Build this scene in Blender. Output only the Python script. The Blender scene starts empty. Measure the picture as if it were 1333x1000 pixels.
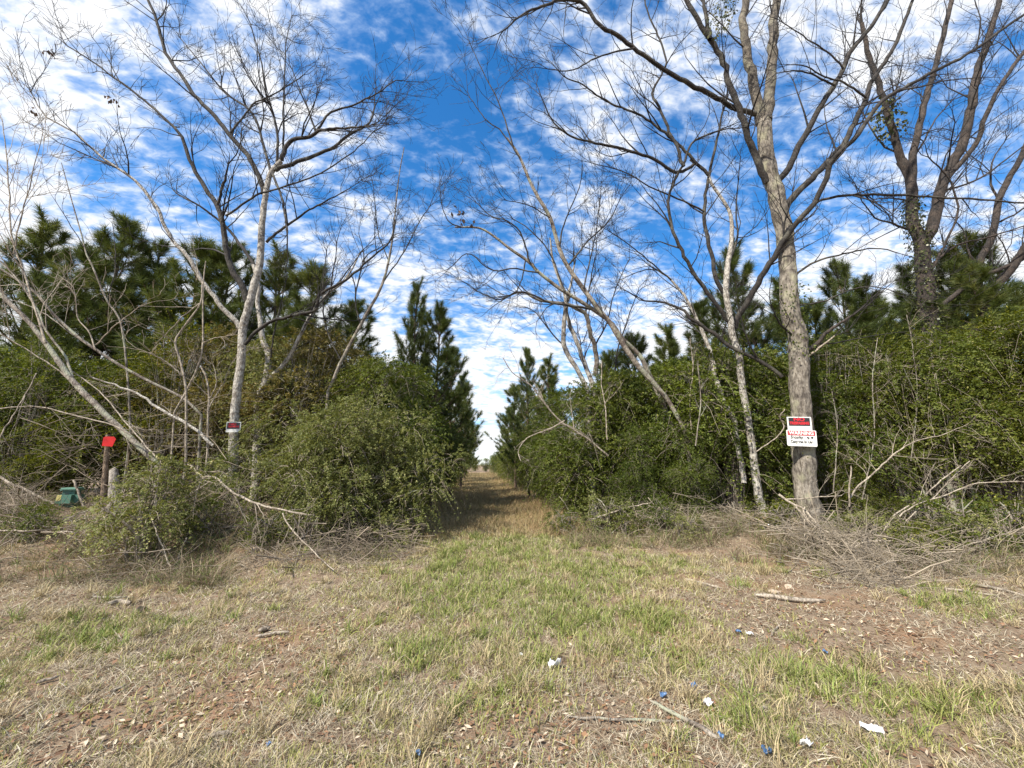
import bpy, math, random
import numpy as np
from mathutils import Vector, Matrix

# ------------------------------------------------------------------ camera
S = bpy.context.scene
COL = S.collection
F = 510.0                                   # focal length in photograph pixels (1333 wide)
YAW, PITCH, EYE = math.radians(4.93), math.radians(11.63), 1.5
FWD = np.array([math.sin(YAW) * math.cos(PITCH), math.cos(YAW) * math.cos(PITCH), math.sin(PITCH)])
RGT = np.array([math.cos(YAW), -math.sin(YAW), 0.0])
UPV = np.cross(RGT, FWD)
FLAT = np.array([math.sin(YAW), math.cos(YAW), 0.0])
CAM = np.array([0.0, 0.0, EYE])
cd = bpy.data.cameras.new('camera')
cam = bpy.data.objects.new('camera', cd)
COL.objects.link(cam)
cd.sensor_fit = 'HORIZONTAL'
cd.sensor_width = 36.0
cd.lens = 36.0 * F / 1333.0
cd.clip_start, cd.clip_end = 0.05, 3000.0
cam.matrix_world = Matrix(((RGT[0], UPV[0], -FWD[0], CAM[0]), (RGT[1], UPV[1], -FWD[1], CAM[1]),
                           (RGT[2], UPV[2], -FWD[2], CAM[2]), (0, 0, 0, 1)))
S.camera = cam

# ------------------------------------------------------------------ sky, sun, exposure
SUN = Vector((-0.62, -0.55, 0.86)).normalized()
W = bpy.data.worlds.new('World')
S.world = W
W.use_nodes = True
nt = W.node_tree
nt.nodes.clear()
N = nt.nodes.new
L = nt.links.new


def vmath(op, a, b=None):
    n = N('ShaderNodeVectorMath'); n.operation = op
    for i, v in enumerate((a, b)):
        if v is None: continue
        if isinstance(v, (tuple, list)): n.inputs[i].default_value = v
        else: L(v, n.inputs[i])
    return n.outputs['Value'] if op in ('LENGTH', 'DISTANCE', 'DOT_PRODUCT') else n.outputs['Vector']


def smath(op, a, b=None, clamp=False):
    n = N('ShaderNodeMath'); n.operation = op; n.use_clamp = clamp
    for i, v in enumerate((a, b)):
        if v is None: continue
        if isinstance(v, (int, float)): n.inputs[i].default_value = v
        else: L(v, n.inputs[i])
    return n.outputs[0]


def ramp(v, lo, hi, a=0.0, b=1.0, smooth=True):
    n = N('ShaderNodeMapRange'); n.clamp = True
    n.interpolation_type = 'SMOOTHSTEP' if smooth else 'LINEAR'
    L(v, n.inputs['Value'])
    for k, x in (('From Min', lo), ('From Max', hi), ('To Min', a), ('To Max', b)): n.inputs[k].default_value = x
    return n.outputs['Result']


def noise(vec, scale, detail, rough, dist=0.0):
    n = N('ShaderNodeTexNoise'); L(vec, n.inputs['Vector'])
    n.inputs['Scale'].default_value = scale; n.inputs['Detail'].default_value = detail
    n.inputs['Roughness'].default_value = rough; n.inputs['Distortion'].default_value = dist
    return n.outputs['Fac']


sky = N('ShaderNodeTexSky')
sky.sky_type = 'NISHITA'
sky.sun_disc = False
sky.sun_elevation = math.asin(SUN.z)
sky.sun_rotation = math.atan2(SUN.x, SUN.y)
sky.air_density, sky.dust_density, sky.ozone_density = 1.0, 0.3, 4.0
hs = N('ShaderNodeHueSaturation')
hs.inputs['Saturation'].default_value = 1.30
hs.inputs['Value'].default_value = 1.27
L(sky.outputs[0], hs.inputs['Color'])
tc = N('ShaderNodeTexCoord')
sep = N('ShaderNodeSeparateXYZ')
L(tc.outputs['Generated'], sep.inputs[0])
zc = smath('ADD', smath('MAXIMUM', sep.outputs['Z'], 0.0), 0.30)
cmb = N('ShaderNodeCombineXYZ')                       # the cloud layer: a flat deck high above
L(smath('DIVIDE', sep.outputs['X'], zc), cmb.inputs[0])
L(smath('DIVIDE', sep.outputs['Y'], zc), cmb.inputs[1])
deck = cmb.outputs[0]
mp = N('ShaderNodeMapping')
mp.inputs['Rotation'].default_value = (0, 0, math.radians(-58))
mp.inputs['Scale'].default_value = (0.72, 1.2, 1.0)
L(deck, mp.inputs['Vector'])
rows = mp.outputs[0]
n_big = noise(deck, 1.7, 2.0, 0.5, 0.3)
n_mid = noise(rows, 8.5, 5.0, 0.60, 0.35)
n_fine = noise(rows, 30.0, 4.0, 0.6, 0.3)
gap1 = ramp(vmath('DISTANCE', deck, (-0.05, 0.72, 0.0)), 0.0, 0.36, 0.22, 0.0)
gap2 = ramp(vmath('DISTANCE', deck, (0.02, 1.02, 0.0)), 0.0, 0.30, 0.14, 0.0)
dens = smath('ADD', smath('MULTIPLY', n_big, 0.75), smath('ADD', smath('MULTIPLY', n_mid, 0.80), smath('MULTIPLY', n_fine, 0.60)))
low = ramp(sep.outputs['Z'], 0.02, 0.55, 0.16, 0.0)
left = ramp(sep.outputs['X'], -0.95, 0.1, 0.06, 0.0)
dens = smath('ADD', smath('SUBTRACT', smath('SUBTRACT', dens, gap1), gap2), smath('ADD', low, left))
cover = ramp(dens, 0.86, 1.27, 0.0, 0.97)
thick = ramp(dens, 0.98, 1.25)
cc = N('ShaderNodeMix'); cc.data_type = 'RGBA'
L(thick, cc.inputs['Factor'])
cc.inputs['A'].default_value = (3.2, 4.1, 5.6, 1)      # thin veil, blue-white
cc.inputs['B'].default_value = (5.7, 5.75, 5.85, 1)   # thick white
mx = N('ShaderNodeMix'); mx.data_type = 'RGBA'
L(cover, mx.inputs['Factor']); L(hs.outputs[0], mx.inputs['A']); L(cc.outputs['Result'], mx.inputs['B'])
bg = N('ShaderNodeBackground'); bg.inputs['Strength'].default_value = 0.09
L(mx.outputs['Result'], bg.inputs['Color'])
wo = N('ShaderNodeOutputWorld'); L(bg.outputs[0], wo.inputs['Surface'])

sl = bpy.data.lights.new('sun', 'SUN')
sl.energy, sl.angle, sl.color = 3.8, math.radians(1.2), (1.0, 0.94, 0.84)
so = bpy.data.objects.new('sun', sl)
COL.objects.link(so)
so.rotation_euler = SUN.to_track_quat('Z', 'Y').to_euler()
so.location = (-20, -20, 30)
S.view_settings.view_transform = 'Standard'
S.view_settings.look = 'None'
S.view_settings.exposure = 1.14
S.view_settings.gamma = 1.0
S.view_settings.use_curve_mapping = False
S.cycles.max_bounces = 6
S.cycles.diffuse_bounces = 3
S.cycles.transmission_bounces = 3
S.cycles.transparent_max_bounces = 4

# ------------------------------------------------------------------ helpers
rng = np.random.default_rng(11)


def nrm(v):
    v = np.asarray(v, float)
    return v / np.maximum(np.linalg.norm(v, axis=-1, keepdims=True), 1e-9)


def sst(a, b, x):
    t = np.clip((np.asarray(x, float) - a) / (b - a), 0, 1)
    return t * t * (3 - 2 * t)


def vnoise(x, y, seed=0):
    x = np.asarray(x, float); y = np.asarray(y, float)
    xi = np.floor(x).astype(np.int64); yi = np.floor(y).astype(np.int64)
    fx = x - xi; fy = y - yi
    fx = fx * fx * (3 - 2 * fx); fy = fy * fy * (3 - 2 * fy)

    def h(a, b):
        v = np.sin(a * 127.1 + b * 311.7 + seed * 74.7) * 43758.5453
        return v - np.floor(v)
    return (h(xi, yi) * (1 - fx) + h(xi + 1, yi) * fx) * (1 - fy) + (h(xi, yi + 1) * (1 - fx) + h(xi + 1, yi + 1) * fx) * fy


def fbm(x, y, seed=0, o=3):
    s = 0; a = 0.5; f = 1.0
    for k in range(o):
        s = s + a * vnoise(np.asarray(x) * f, np.asarray(y) * f, seed + k); a *= 0.5; f *= 2.1
    return s / (1 - 0.5 ** o)


def terrain(x, y):
    x = np.asarray(x, float); y = np.asarray(y, float)
    near = 1 - sst(25, 60, np.hypot(x, y))
    h = (fbm(x * 0.5, y * 0.5, 3) - 0.5) * 0.22 * near + (fbm(x * 2.3, y * 2.3, 9, 2) - 0.5) * 0.07 * near
    h = h * (0.45 + 0.55 * sst(1.0, 2.5, np.abs(x)))
    h = h + 0.60 * sst(6.0, 9.0, y) * sst(-2.6, -5.2, x) * near
    h = h + 0.46 * np.exp(-(((x - 6.0) / 1.9) ** 2 + ((y - 8.5) / 1.35) ** 2))
    h = h + (fbm(x * 1.6, y * 1.6, 61, 3) - 0.5) * 0.32 * sst(5.6, 7.2, y) * sst(-2.4, -4.0, x) * near * (1 - sst(9, 12, y))
    h = h + 0.14 * np.exp(-(((x + 3.1) / 1.0) ** 2 + ((y - 6.9) / 0.5) ** 2))
    return h


def ray(px, py):
    return FWD + (px - 666.5) / F * RGT + (500 - py) / F * UPV


def at(px, py, D):
    d = ray(px, py)
    return CAM + d * (D / d.dot(FLAT))


def gnd(px, py):
    d = ray(px, py)
    t = 0.5
    for _ in range(4000):
        p = CAM + d * t
        if p[2] <= terrain(p[0], p[1]): break
        t += 0.01 + t * 0.001
    return CAM + d * t


def tag(o, label=None, cat=None, group=None, kind=None):
    if label: o['label'] = label
    if cat: o['category'] = cat
    if group: o['group'] = group
    if kind: o['kind'] = kind
    return o


def empty(name, loc, label, cat, group=None):
    o = bpy.data.objects.new(name, None)
    COL.objects.link(o)
    o.location = loc
    o.empty_display_size = 0.2
    return tag(o, label, cat, group)


def mesh(name, V, Fc, mat, parent=None, origin=None, smooth=False, tone=None, colour=None):
    """One mesh object from arrays; Fc is a list of (n,k) index arrays."""
    V = np.asarray(V, np.float32)
    if origin is not None: V = V - np.asarray(origin, np.float32)
    me = bpy.data.meshes.new(name)
    if not isinstance(Fc, (list, tuple)): Fc = [Fc]
    Fc = [np.asarray(f, np.int32) for f in Fc if len(f)]
    me.vertices.add(len(V)); me.vertices.foreach_set('co', V.ravel())
    idx = np.concatenate([f.ravel() for f in Fc])
    tot = np.concatenate([np.full(len(f), f.shape[1], np.int32) for f in Fc])
    st = np.concatenate([[0], np.cumsum(tot)[:-1]]).astype(np.int32)
    me.loops.add(len(idx)); me.loops.foreach_set('vertex_index', idx)
    me.polygons.add(len(tot)); me.polygons.foreach_set('loop_start', st); me.polygons.foreach_set('loop_total', tot)
    if smooth: me.polygons.foreach_set('use_smooth', np.ones(len(tot), bool))
    if tone is not None:
        a = me.attributes.new('tone', 'FLOAT', 'POINT'); a.data.foreach_set('value', np.asarray(tone, np.float32))
    if colour is not None:
        c = np.ones((len(V), 4), np.float32); c[:, :3] = colour
        a = me.attributes.new('tint', 'FLOAT_COLOR', 'POINT'); a.data.foreach_set('color', c.ravel())
    me.update(calc_edges=True)
    me.materials.append(mat)
    o = bpy.data.objects.new(name, me)
    COL.objects.link(o)
    if parent is not None: o.parent = parent
    return o


def catmull(P, n):
    P = np.asarray(P, float)
    if len(P) < 3:
        t = np.linspace(0, 1, n)[:, None]
        return P[0] * (1 - t) + P[-1] * t
    Q = np.vstack([2 * P[0] - P[1], P, 2 * P[-1] - P[-2]])
    seg = np.linalg.norm(np.diff(P, axis=0), axis=1); cum = np.concatenate([[0], np.cumsum(seg)])
    out = []
    for s in np.linspace(0, cum[-1], n):
        i = min(np.searchsorted(cum, s, 'right') - 1, len(P) - 2)
        t = (s - cum[i]) / max(seg[i], 1e-9)
        a, b, c, d = Q[i:i + 4]
        out.append(0.5 * (2 * b + (c - a) * t + (2 * a - 5 * b + 4 * c - d) * t * t + (3 * b - a - 3 * c + d) * t ** 3))
    return np.array(out)


class Tubes:
    """Collects polylines and turns them into tapered tubes."""
    def __init__(s): s.b = {}

    def add(s, P, R, sides):
        s.b.setdefault((len(P), sides), []).append((P, R))

    def arrays(s, rough=0.0):
        Vs, Fs, off = [], [], 0
        for (n, k), lst in s.b.items():
            P = np.array([a for a, _ in lst]); R = np.array([b for _, b in lst])
            M = len(P)
            T = np.empty_like(P)
            T[:, 1:-1] = P[:, 2:] - P[:, :-2]; T[:, 0] = P[:, 1] - P[:, 0]; T[:, -1] = P[:, -1] - P[:, -2]
            T = nrm(T)
            mean = np.abs(nrm(P[:, -1] - P[:, 0]))
            ref = np.eye(3)[np.argmin(mean, axis=1)][:, None, :]
            U = nrm(np.cross(T, ref)); Vv = np.cross(T, U)
            a = np.arange(k) * 2 * np.pi / k
            rr = R[:, :, None] * np.ones(k)
            if rough and k > 20:
                sl_ = np.concatenate([np.zeros((M, 1)), np.cumsum(np.linalg.norm(np.diff(P, axis=1), axis=2), 1)], 1)
                aa = np.arange(k)[None, None, :] * np.ones((M, n, 1)); sz_ = sl_[:, :, None] * np.ones(k)
                rr = rr * (1 + 0.16 * (vnoise(aa * 0.62, sz_ * 2.2, 5) - 0.6) + 0.07 * (vnoise(aa * 1.3, sz_ * 7, 6) - 0.5) + 0.05 * (vnoise(aa * 0.2, sz_ * 1.5, 7) - .5))
            elif rough: rr = rr * (1 + rough * rng.normal(size=rr.shape))
            ring = P[:, :, None, :] + rr[..., None] * (np.cos(a)[:, None] * U[:, :, None, :] + np.sin(a)[:, None] * Vv[:, :, None, :])
            Vs.append(ring.reshape(-1, 3))
            i = np.arange(n - 1)[:, None]; j = np.arange(k)[None, :]; jn = (j + 1) % k
            q = np.stack([i * k + j, i * k + jn, (i + 1) * k + jn, (i + 1) * k + j], -1).reshape(-1, 4)
            Fs.append((q[None] + (np.arange(M) * n * k)[:, None, None]).reshape(-1, 4) + off)
            off += M * n * k
        return np.concatenate(Vs), np.concatenate(Fs)

    def obj(s, name, mat, parent=None, origin=None, rough=0.0):
        V, Q = s.arrays(rough)
        return mesh(name, V, Q, mat, parent, origin, smooth=True)


# ------------------------------------------------------------------ materials
def mat(name):
    m = bpy.data.materials.new(name); m.use_nodes = True
    t = m.node_tree; t.nodes.clear()
    return m, t


def nodes(t):
    def nd(kind, **kw):
        n = t.nodes.new(kind)
        for k, v in kw.items():
            if k in n.inputs: n.inputs[k].default_value = v
            else: setattr(n, k, v)
        return n
    return nd, t.links.new


def plain(name, col, rough=0.6, bump=0.0, scale=30, vary=0.15, metal=0.0):
    m, t = mat(name); nd, ln = nodes(t)
    o = nd('ShaderNodeOutputMaterial'); p = nd('ShaderNodeBsdfPrincipled', Roughness=rough, Metallic=metal)
    tcn = nd('ShaderNodeTexCoord'); nz = nd('ShaderNodeTexNoise', Scale=scale, Detail=5.0, Roughness=0.6)
    ln(tcn.outputs['Object'], nz.inputs['Vector'])
    r = nd('ShaderNodeValToRGB')
    r.color_ramp.elements[0].position = 0.3; r.color_ramp.elements[1].position = 0.7
    r.color_ramp.elements[0].color = (*[c * (1 - vary) for c in col], 1)
    r.color_ramp.elements[1].color = (*[min(1, c * (1 + vary)) for c in col], 1)
    ln(nz.outputs['Fac'], r.inputs[0]); ln(r.outputs[0], p.inputs['Base Color'])
    if bump:
        b = nd('ShaderNodeBump', Strength=bump, Distance=0.02); ln(nz.outputs['Fac'], b.inputs['Height']); ln(b.outputs[0], p.inputs['Normal'])
    ln(p.outputs[0], o.inputs[0])
    return m


def bark(name, light, dark, lichen=None, blotch=7.0, thr=(0.40, 0.60), strength=0.6, grain=45.0):
    m, t = mat(name); nd, ln = nodes(t)
    o = nd('ShaderNodeOutputMaterial'); p = nd('ShaderNodeBsdfPrincipled', Roughness=0.85)
    tcn = nd('ShaderNodeTexCoord'); mpn = nd('ShaderNodeMapping'); mpn.inputs['Scale'].default_value = (1, 1, 0.35)
    ln(tcn.outputs['Object'], mpn.inputs['Vector'])
    a = nd('ShaderNodeTexNoise', Scale=blotch, Detail=6.0, Roughness=0.62)
    b = nd('ShaderNodeTexNoise', Scale=grain, Detail=5.0, Roughness=0.65)
    v = nd('ShaderNodeTexVoronoi', Scale=grain * 0.55); v.feature = 'DISTANCE_TO_EDGE'
    ln(tcn.outputs['Object'], a.inputs['Vector']); ln(mpn.outputs[0], b.inputs['Vector']); ln(mpn.outputs[0], v.inputs['Vector'])
    r = nd('ShaderNodeValToRGB')
    e = r.color_ramp.elements
    e[0].position, e[1].position = thr
    e[0].color = (*dark, 1); e[1].color = (*light, 1)
    ln(a.outputs['Fac'], r.inputs[0])
    mxx = nd('ShaderNodeMix', data_type='RGBA', blend_type='MULTIPLY'); mxx.inputs['Factor'].default_value = 0.75
    r2 = nd('ShaderNodeValToRGB'); r2.color_ramp.elements[0].position = 0.38; r2.color_ramp.elements[1].position = 0.56
    r2.color_ramp.elements[0].color = (0.20, 0.17, 0.14, 1); r2.color_ramp.elements[1].color = (1, 1, 1, 1)
    ln(b.outputs['Fac'], r2.inputs[0]); ln(r.outputs[0], mxx.inputs['A']); ln(r2.outputs[0], mxx.inputs['B'])
    out = mxx.outputs['Result']
    if lichen:
        c = nd('ShaderNodeTexNoise', Scale=3.2, Detail=4.0)
        ln(tcn.outputs['Object'], c.inputs['Vector'])
        rr = nd('ShaderNodeValToRGB'); rr.color_ramp.elements[0].position = 0.52; rr.color_ramp.elements[1].position = 0.66
        ln(c.outputs['Fac'], rr.inputs[0])
        m3 = nd('ShaderNodeMix', data_type='RGBA'); ln(rr.outputs[0], m3.inputs['Factor']); ln(out, m3.inputs['A']); m3.inputs['B'].default_value = (*lichen, 1)
        out = m3.outputs['Result']
    ln(out, p.inputs['Base Color'])
    ad = nd('ShaderNodeMath', operation='ADD'); ln(b.outputs['Fac'], ad.inputs[0]); ln(v.outputs['Distance'], ad.inputs[1])
    bp = nd('ShaderNodeBump', Strength=strength, Distance=0.03); ln(ad.outputs[0], bp.inputs['Height']); ln(bp.outputs[0], p.inputs['Normal'])
    ln(p.outputs[0], o.inputs[0])
    return m


def leafmat(name, stops, trans=0.3, rough=0.55, tcol=None, spec=0.22):
    """Leaf colour runs over `stops` by each leaf's own tone and each plant's own random number."""
    m, t = mat(name); nd, ln = nodes(t)
    o = nd('ShaderNodeOutputMaterial'); p = nd('ShaderNodeBsdfPrincipled', Roughness=rough)
    p.inputs['Specular IOR Level'].default_value = spec
    at_ = nd('ShaderNodeAttribute', attribute_name='tone')
    oi = nd('ShaderNodeObjectInfo')
    mul = nd('ShaderNodeMath', operation='MULTIPLY_ADD'); ln(oi.outputs['Random'], mul.inputs[0]); mul.inputs[1].default_value = 0.22; mul.inputs[2].default_value = -0.11
    ad = nd('ShaderNodeMath', operation='ADD'); ln(at_.outputs['Fac'], ad.inputs[0]); ln(mul.outputs[0], ad.inputs[1])
    r = nd('ShaderNodeValToRGB')
    e = r.color_ramp.elements
    while len(e) < len(stops): e.new(0.5)
    for k, (pos, c) in enumerate(stops): e[k].position = pos; e[k].color = (*c, 1)
    ln(ad.outputs[0], r.inputs[0]); ln(r.outputs[0], p.inputs['Base Color'])
    tr = nd('ShaderNodeBsdfTranslucent')
    hsv = nd('ShaderNodeHueSaturation', Saturation=1.15, Value=1.5); hsv.inputs['Hue'].default_value = 0.485
    ln(r.outputs[0], hsv.inputs['Color']); ln(hsv.outputs[0], tr.inputs['Color'])
    mxs = nd('ShaderNodeMixShader'); mxs.inputs[0].default_value = trans
    ln(p.outputs[0], mxs.inputs[1]); ln(tr.outputs[0], mxs.inputs[2]); ln(mxs.outputs[0], o.inputs[0])
    return m


def tintmat(name, trans=0.2, rough=0.6):
    m, t = mat(name); nd, ln = nodes(t)
    o = nd('ShaderNodeOutputMaterial'); p = nd('ShaderNodeBsdfPrincipled', Roughness=rough)
    p.inputs['Specular IOR Level'].default_value = 0.25
    a = nd('ShaderNodeAttribute', attribute_name='tint')
    ln(a.outputs['Color'], p.inputs['Base Color'])
    tr = nd('ShaderNodeBsdfTranslucent'); ln(a.outputs['Color'], tr.inputs['Color'])
    mxs = nd('ShaderNodeMixShader'); mxs.inputs[0].default_value = trans
    ln(p.outputs[0], mxs.inputs[1]); ln(tr.outputs[0], mxs.inputs[2]); ln(mxs.outputs[0], o.inputs[0])
    return m


M_WHITEBARK = bark('pale_bark', (0.50, 0.47, 0.41), (0.20, 0.17, 0.14), None, 9.0, (0.36, 0.56))
M_GREYBARK = bark('grey_bark', (0.36, 0.32, 0.26), (0.13, 0.10, 0.08), (0.30, 0.31, 0.22), 6.0)
M_FURROW = bark('furrowed_bark', (0.285, 0.25, 0.20), (0.10, 0.083, 0.066), (0.27, 0.25, 0.17), 5.0, (0.36, 0.62), 1.0, 22.0)
M_UPPER = bark('upper_bark', (0.19, 0.16, 0.12), (0.065, 0.053, 0.041), (0.20, 0.185, 0.13), 6.0)
M_DARKBARK = bark('dark_bark', (0.075, 0.055, 0.042), (0.028, 0.022, 0.018), None, 6.0)
M_LIMBSHADE = bark('shade_darkened_limb_bark', (0.050, 0.041, 0.034), (0.020, 0.017, 0.014), (0.085, 0.078, 0.06), 7.0)  # bark colour darkened to paint in the limbs' shaded undersides and silhouettes
M_TWIG = plain('twig_bark', (0.020, 0.016, 0.014), 0.8, vary=0.35, scale=4)
M_TWIGPALE = plain('pale_twig_bark', (0.30, 0.25, 0.19), 0.8, vary=0.35, scale=4)
M_DEAD = bark('dead_wood', (0.42, 0.36, 0.28), (0.17, 0.135, 0.10), None, 10.0, (0.35, 0.55), 0.4)
M_BRUSH = plain('brush_twigs', (0.21, 0.168, 0.122), 0.85, vary=0.6, scale=2.5)
M_BRUSHPALE = plain('pale_brush_twigs', (0.26, 0.215, 0.158), 0.85, vary=0.5, scale=2.5)
M_PINEBARK = bark('pine_bark', (0.20, 0.13, 0.09), (0.08, 0.055, 0.04), None, 8.0)
M_PRIVET = leafmat('privet_leaf', [(0.0, (0.030, 0.046, 0.009)), (0.45, (0.075, 0.100, 0.017)), (0.8, (0.145, 0.170, 0.030)), (1.0, (0.27, 0.26, 0.08))], 0.34)
M_OLIVE = leafmat('olive_leaf', [(0.0, (0.070, 0.080, 0.018)), (0.5, (0.145, 0.160, 0.046)), (0.85, (0.26, 0.265, 0.095)), (1.0, (0.42, 0.38, 0.17))], 0.32)
M_HEDGE = leafmat('hedge_leaf', [(0.0, (0.024, 0.040, 0.008)), (0.5, (0.066, 0.092, 0.015)), (0.85, (0.15, 0.18, 0.028)), (1.0, (0.24, 0.26, 0.055))], 0.34)
M_LIME = leafmat('yellowish_leaf', [(0.0, (0.034, 0.046, 0.008)), (0.5, (0.080, 0.098, 0.014)), (0.85, (0.18, 0.195, 0.028)), (1.0, (0.38, 0.36, 0.08))], 0.36)
M_RUSSET = leafmat('russet_leaf', [(0.0, (0.055, 0.050, 0.014)), (0.5, (0.120, 0.108, 0.028)), (0.85, (0.20, 0.17, 0.05)), (1.0, (0.33, 0.26, 0.12))], 0.32)
M_PINE = leafmat('pine_needle', [(0.0, (0.045, 0.062, 0.018)), (0.6, (0.090, 0.120, 0.030)), (1.0, (0.19, 0.19, 0.055))], 0.25, 0.5)
M_IVY = leafmat('ivy_leaf', [(0.0, (0.030, 0.042, 0.015)), (0.6, (0.07, 0.085, 0.028)), (1.0, (0.19, 0.18, 0.07))], 0.2, 0.35)
M_GRASS = tintmat('grass_blade', 0.25)
M_LITTER = tintmat('leaf_litter', 0.1, 0.75)


def ground_material():
    m, t = mat('ground_soil'); nd, ln = nodes(t)
    o = nd('ShaderNodeOutputMaterial'); p = nd('ShaderNodeBsdfPrincipled', Roughness=0.95)
    p.inputs['Specular IOR Level'].default_value = 0.1
    tcn = nd('ShaderNodeTexCoord')

    def nz(s, d=5.0, rgh=0.6):
        n = nd('ShaderNodeTexNoise', Scale=s, Detail=d, Roughness=rgh); ln(tcn.outputs['Object'], n.inputs['Vector']); return n.outputs['Fac']
    a, b, c = nz(0.9, 4.0), nz(9.0, 6.0, 0.7), nz(55.0, 4.0, 0.7)
    r = nd('ShaderNodeValToRGB')
    e = r.color_ramp.elements; e.new(0.5)
    for k, (pos, cl) in enumerate([(0.30, (0.105, 0.065, 0.042)), (0.5, (0.225, 0.165, 0.112)), (0.70, (0.38, 0.31, 0.225))]):
        e[k].position = pos; e[k].color = (*cl, 1)
    mm = nd('ShaderNodeMix'); mm.inputs['Factor'].default_value = 0.55; ln(b, mm.inputs['A']); ln(c, mm.inputs['B'])
    ln(mm.outputs[0], r.inputs[0])
    clay = nd('ShaderNodeMix', data_type='RGBA')
    rr = nd('ShaderNodeValToRGB'); rr.color_ramp.elements[0].position = 0.50; rr.color_ramp.elements[1].position = 0.66
    rr.color_ramp.elements[1].color = (0.6, 0.6, 0.6, 1)
    ln(a, rr.inputs[0]); ln(rr.outputs[0], clay.inputs['Factor']); ln(r.outputs[0], clay.inputs['A']); clay.inputs['B'].default_value = (0.27, 0.155, 0.082, 1)
    ln(clay.outputs['Result'], p.inputs['Base Color'])
    bp = nd('ShaderNodeBump', Strength=0.9, Distance=0.03); ln(mm.outputs[0], bp.inputs['Height']); ln(bp.outputs[0], p.inputs['Normal'])
    ln(p.outputs[0], o.inputs[0])
    return m


M_GROUND = ground_material()

# ------------------------------------------------------------------ ground: one sheet to the horizon
gx = np.concatenate([-np.geomspace(900, 15, 26)[:-1], np.arange(-15, 15.01, 0.11), np.geomspace(15, 900, 26)[1:]])
gy = np.concatenate([-np.geomspace(300, 2, 14)[:-1], np.arange(-2, 18.01, 0.11), np.geomspace(18, 1500, 34)[1:]])
X, Y = np.meshgrid(gx, gy)
Z = terrain(X, Y)
nx, ny = len(gx), len(gy)
i = np.arange(ny - 1)[:, None] * nx + np.arange(nx - 1)[None, :]
quads = np.stack([i, i + 1, i + 1 + nx, i + nx], -1).reshape(-1, 4)
tag(mesh('ground', np.stack([X, Y, Z], -1).reshape(-1, 3), quads, M_GROUND, smooth=True), kind='structure')


# ------------------------------------------------------------------ bare trees traced limb by limb
def branchlets(T, P, R, level, g, ln_, dens, up=0.25, t0=0.25, rmin=0.0038, maxlev=2, spread=(0.45, 1.05)):
    """Grow side branches off polyline P (radii R) into the tube store T."""
    P = np.asarray(P); seg = np.linalg.norm(np.diff(P, axis=0), axis=1); cum = np.concatenate([[0], np.cumsum(seg)])
    tot = cum[-1]
    n = int(tot * dens * (1 - t0) + g.random())
    for _ in range(n):
        t = t0 + (1 - t0) * g.random() ** 0.85
        s = t * tot
        k = min(np.searchsorted(cum, s, 'right') - 1, len(P) - 2)
        f = (s - cum[k]) / max(seg[k], 1e-9)
        p = P[k] * (1 - f) + P[k + 1] * f
        tan = nrm(P[k + 1] - P[k])
        pr = R[k] * (1 - f) + R[k + 1] * f
        side = g.normal(size=3); side -= tan * side.dot(tan); side = nrm(side)
        a = g.uniform(*spread)
        d = nrm(tan * math.cos(a) + side * math.sin(a) + np.array([0, 0, up * g.uniform(0.2, 1.3)]))
        l = ln_ * g.uniform(0.45, 1.35) * (1.2 - 0.55 * t)
        r = max(min(pr * 0.62, 0.0034 + l * 0.0095), rmin)
        m = 6
        pts = [p]; cur = d; bend = g.normal(size=3) * 0.16
        for q in range(m - 1):
            cur = nrm(cur + bend * 0.4 + g.normal(size=3) * 0.13 + np.array([0, 0, up * 0.16]))
            pts.append(pts[-1] + cur * l / (m - 1))
        pts = np.array(pts)
        rr = r + (rmin * 0.75 - r) * np.linspace(0, 1, m) ** 0.9
        T.add(pts, rr, 5 if r > 0.012 else 3)
        if level < maxlev:
            branchlets(T, pts, rr, level + 1, g, ln_ * 0.44, dens * (1.5 if level == 0 else 1.1), up, 0.12, rmin, maxlev, spread)


def trace(pts, D, w):
    """Pixels with a run of distances and widths -> 3-D polyline with radii in metres."""
    n = len(pts)
    u = np.concatenate([[0], np.cumsum([math.dist(pts[k], pts[k + 1]) for k in range(n - 1)])]); u = u / u[-1]
    Ds = np.interp(u, np.linspace(0, 1, len(D)), D)
    P = np.array([at(x, y, d) for (x, y), d in zip(pts, Ds)])
    m = max(8, int(n * 3.5))
    Q = catmull(P, m)
    uu = np.linspace(0, 1, m)
    wid = np.interp(uu, np.linspace(0, 1, len(w)), w)
    z = (Q - CAM) @ FWD
    tan2 = (((Q - CAM) @ RGT) / z) ** 2 + 0.5 * (((Q - CAM) @ UPV) / z) ** 2
    return Q, wid * 0.5 * z / F / np.sqrt(1 + tan2)


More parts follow.
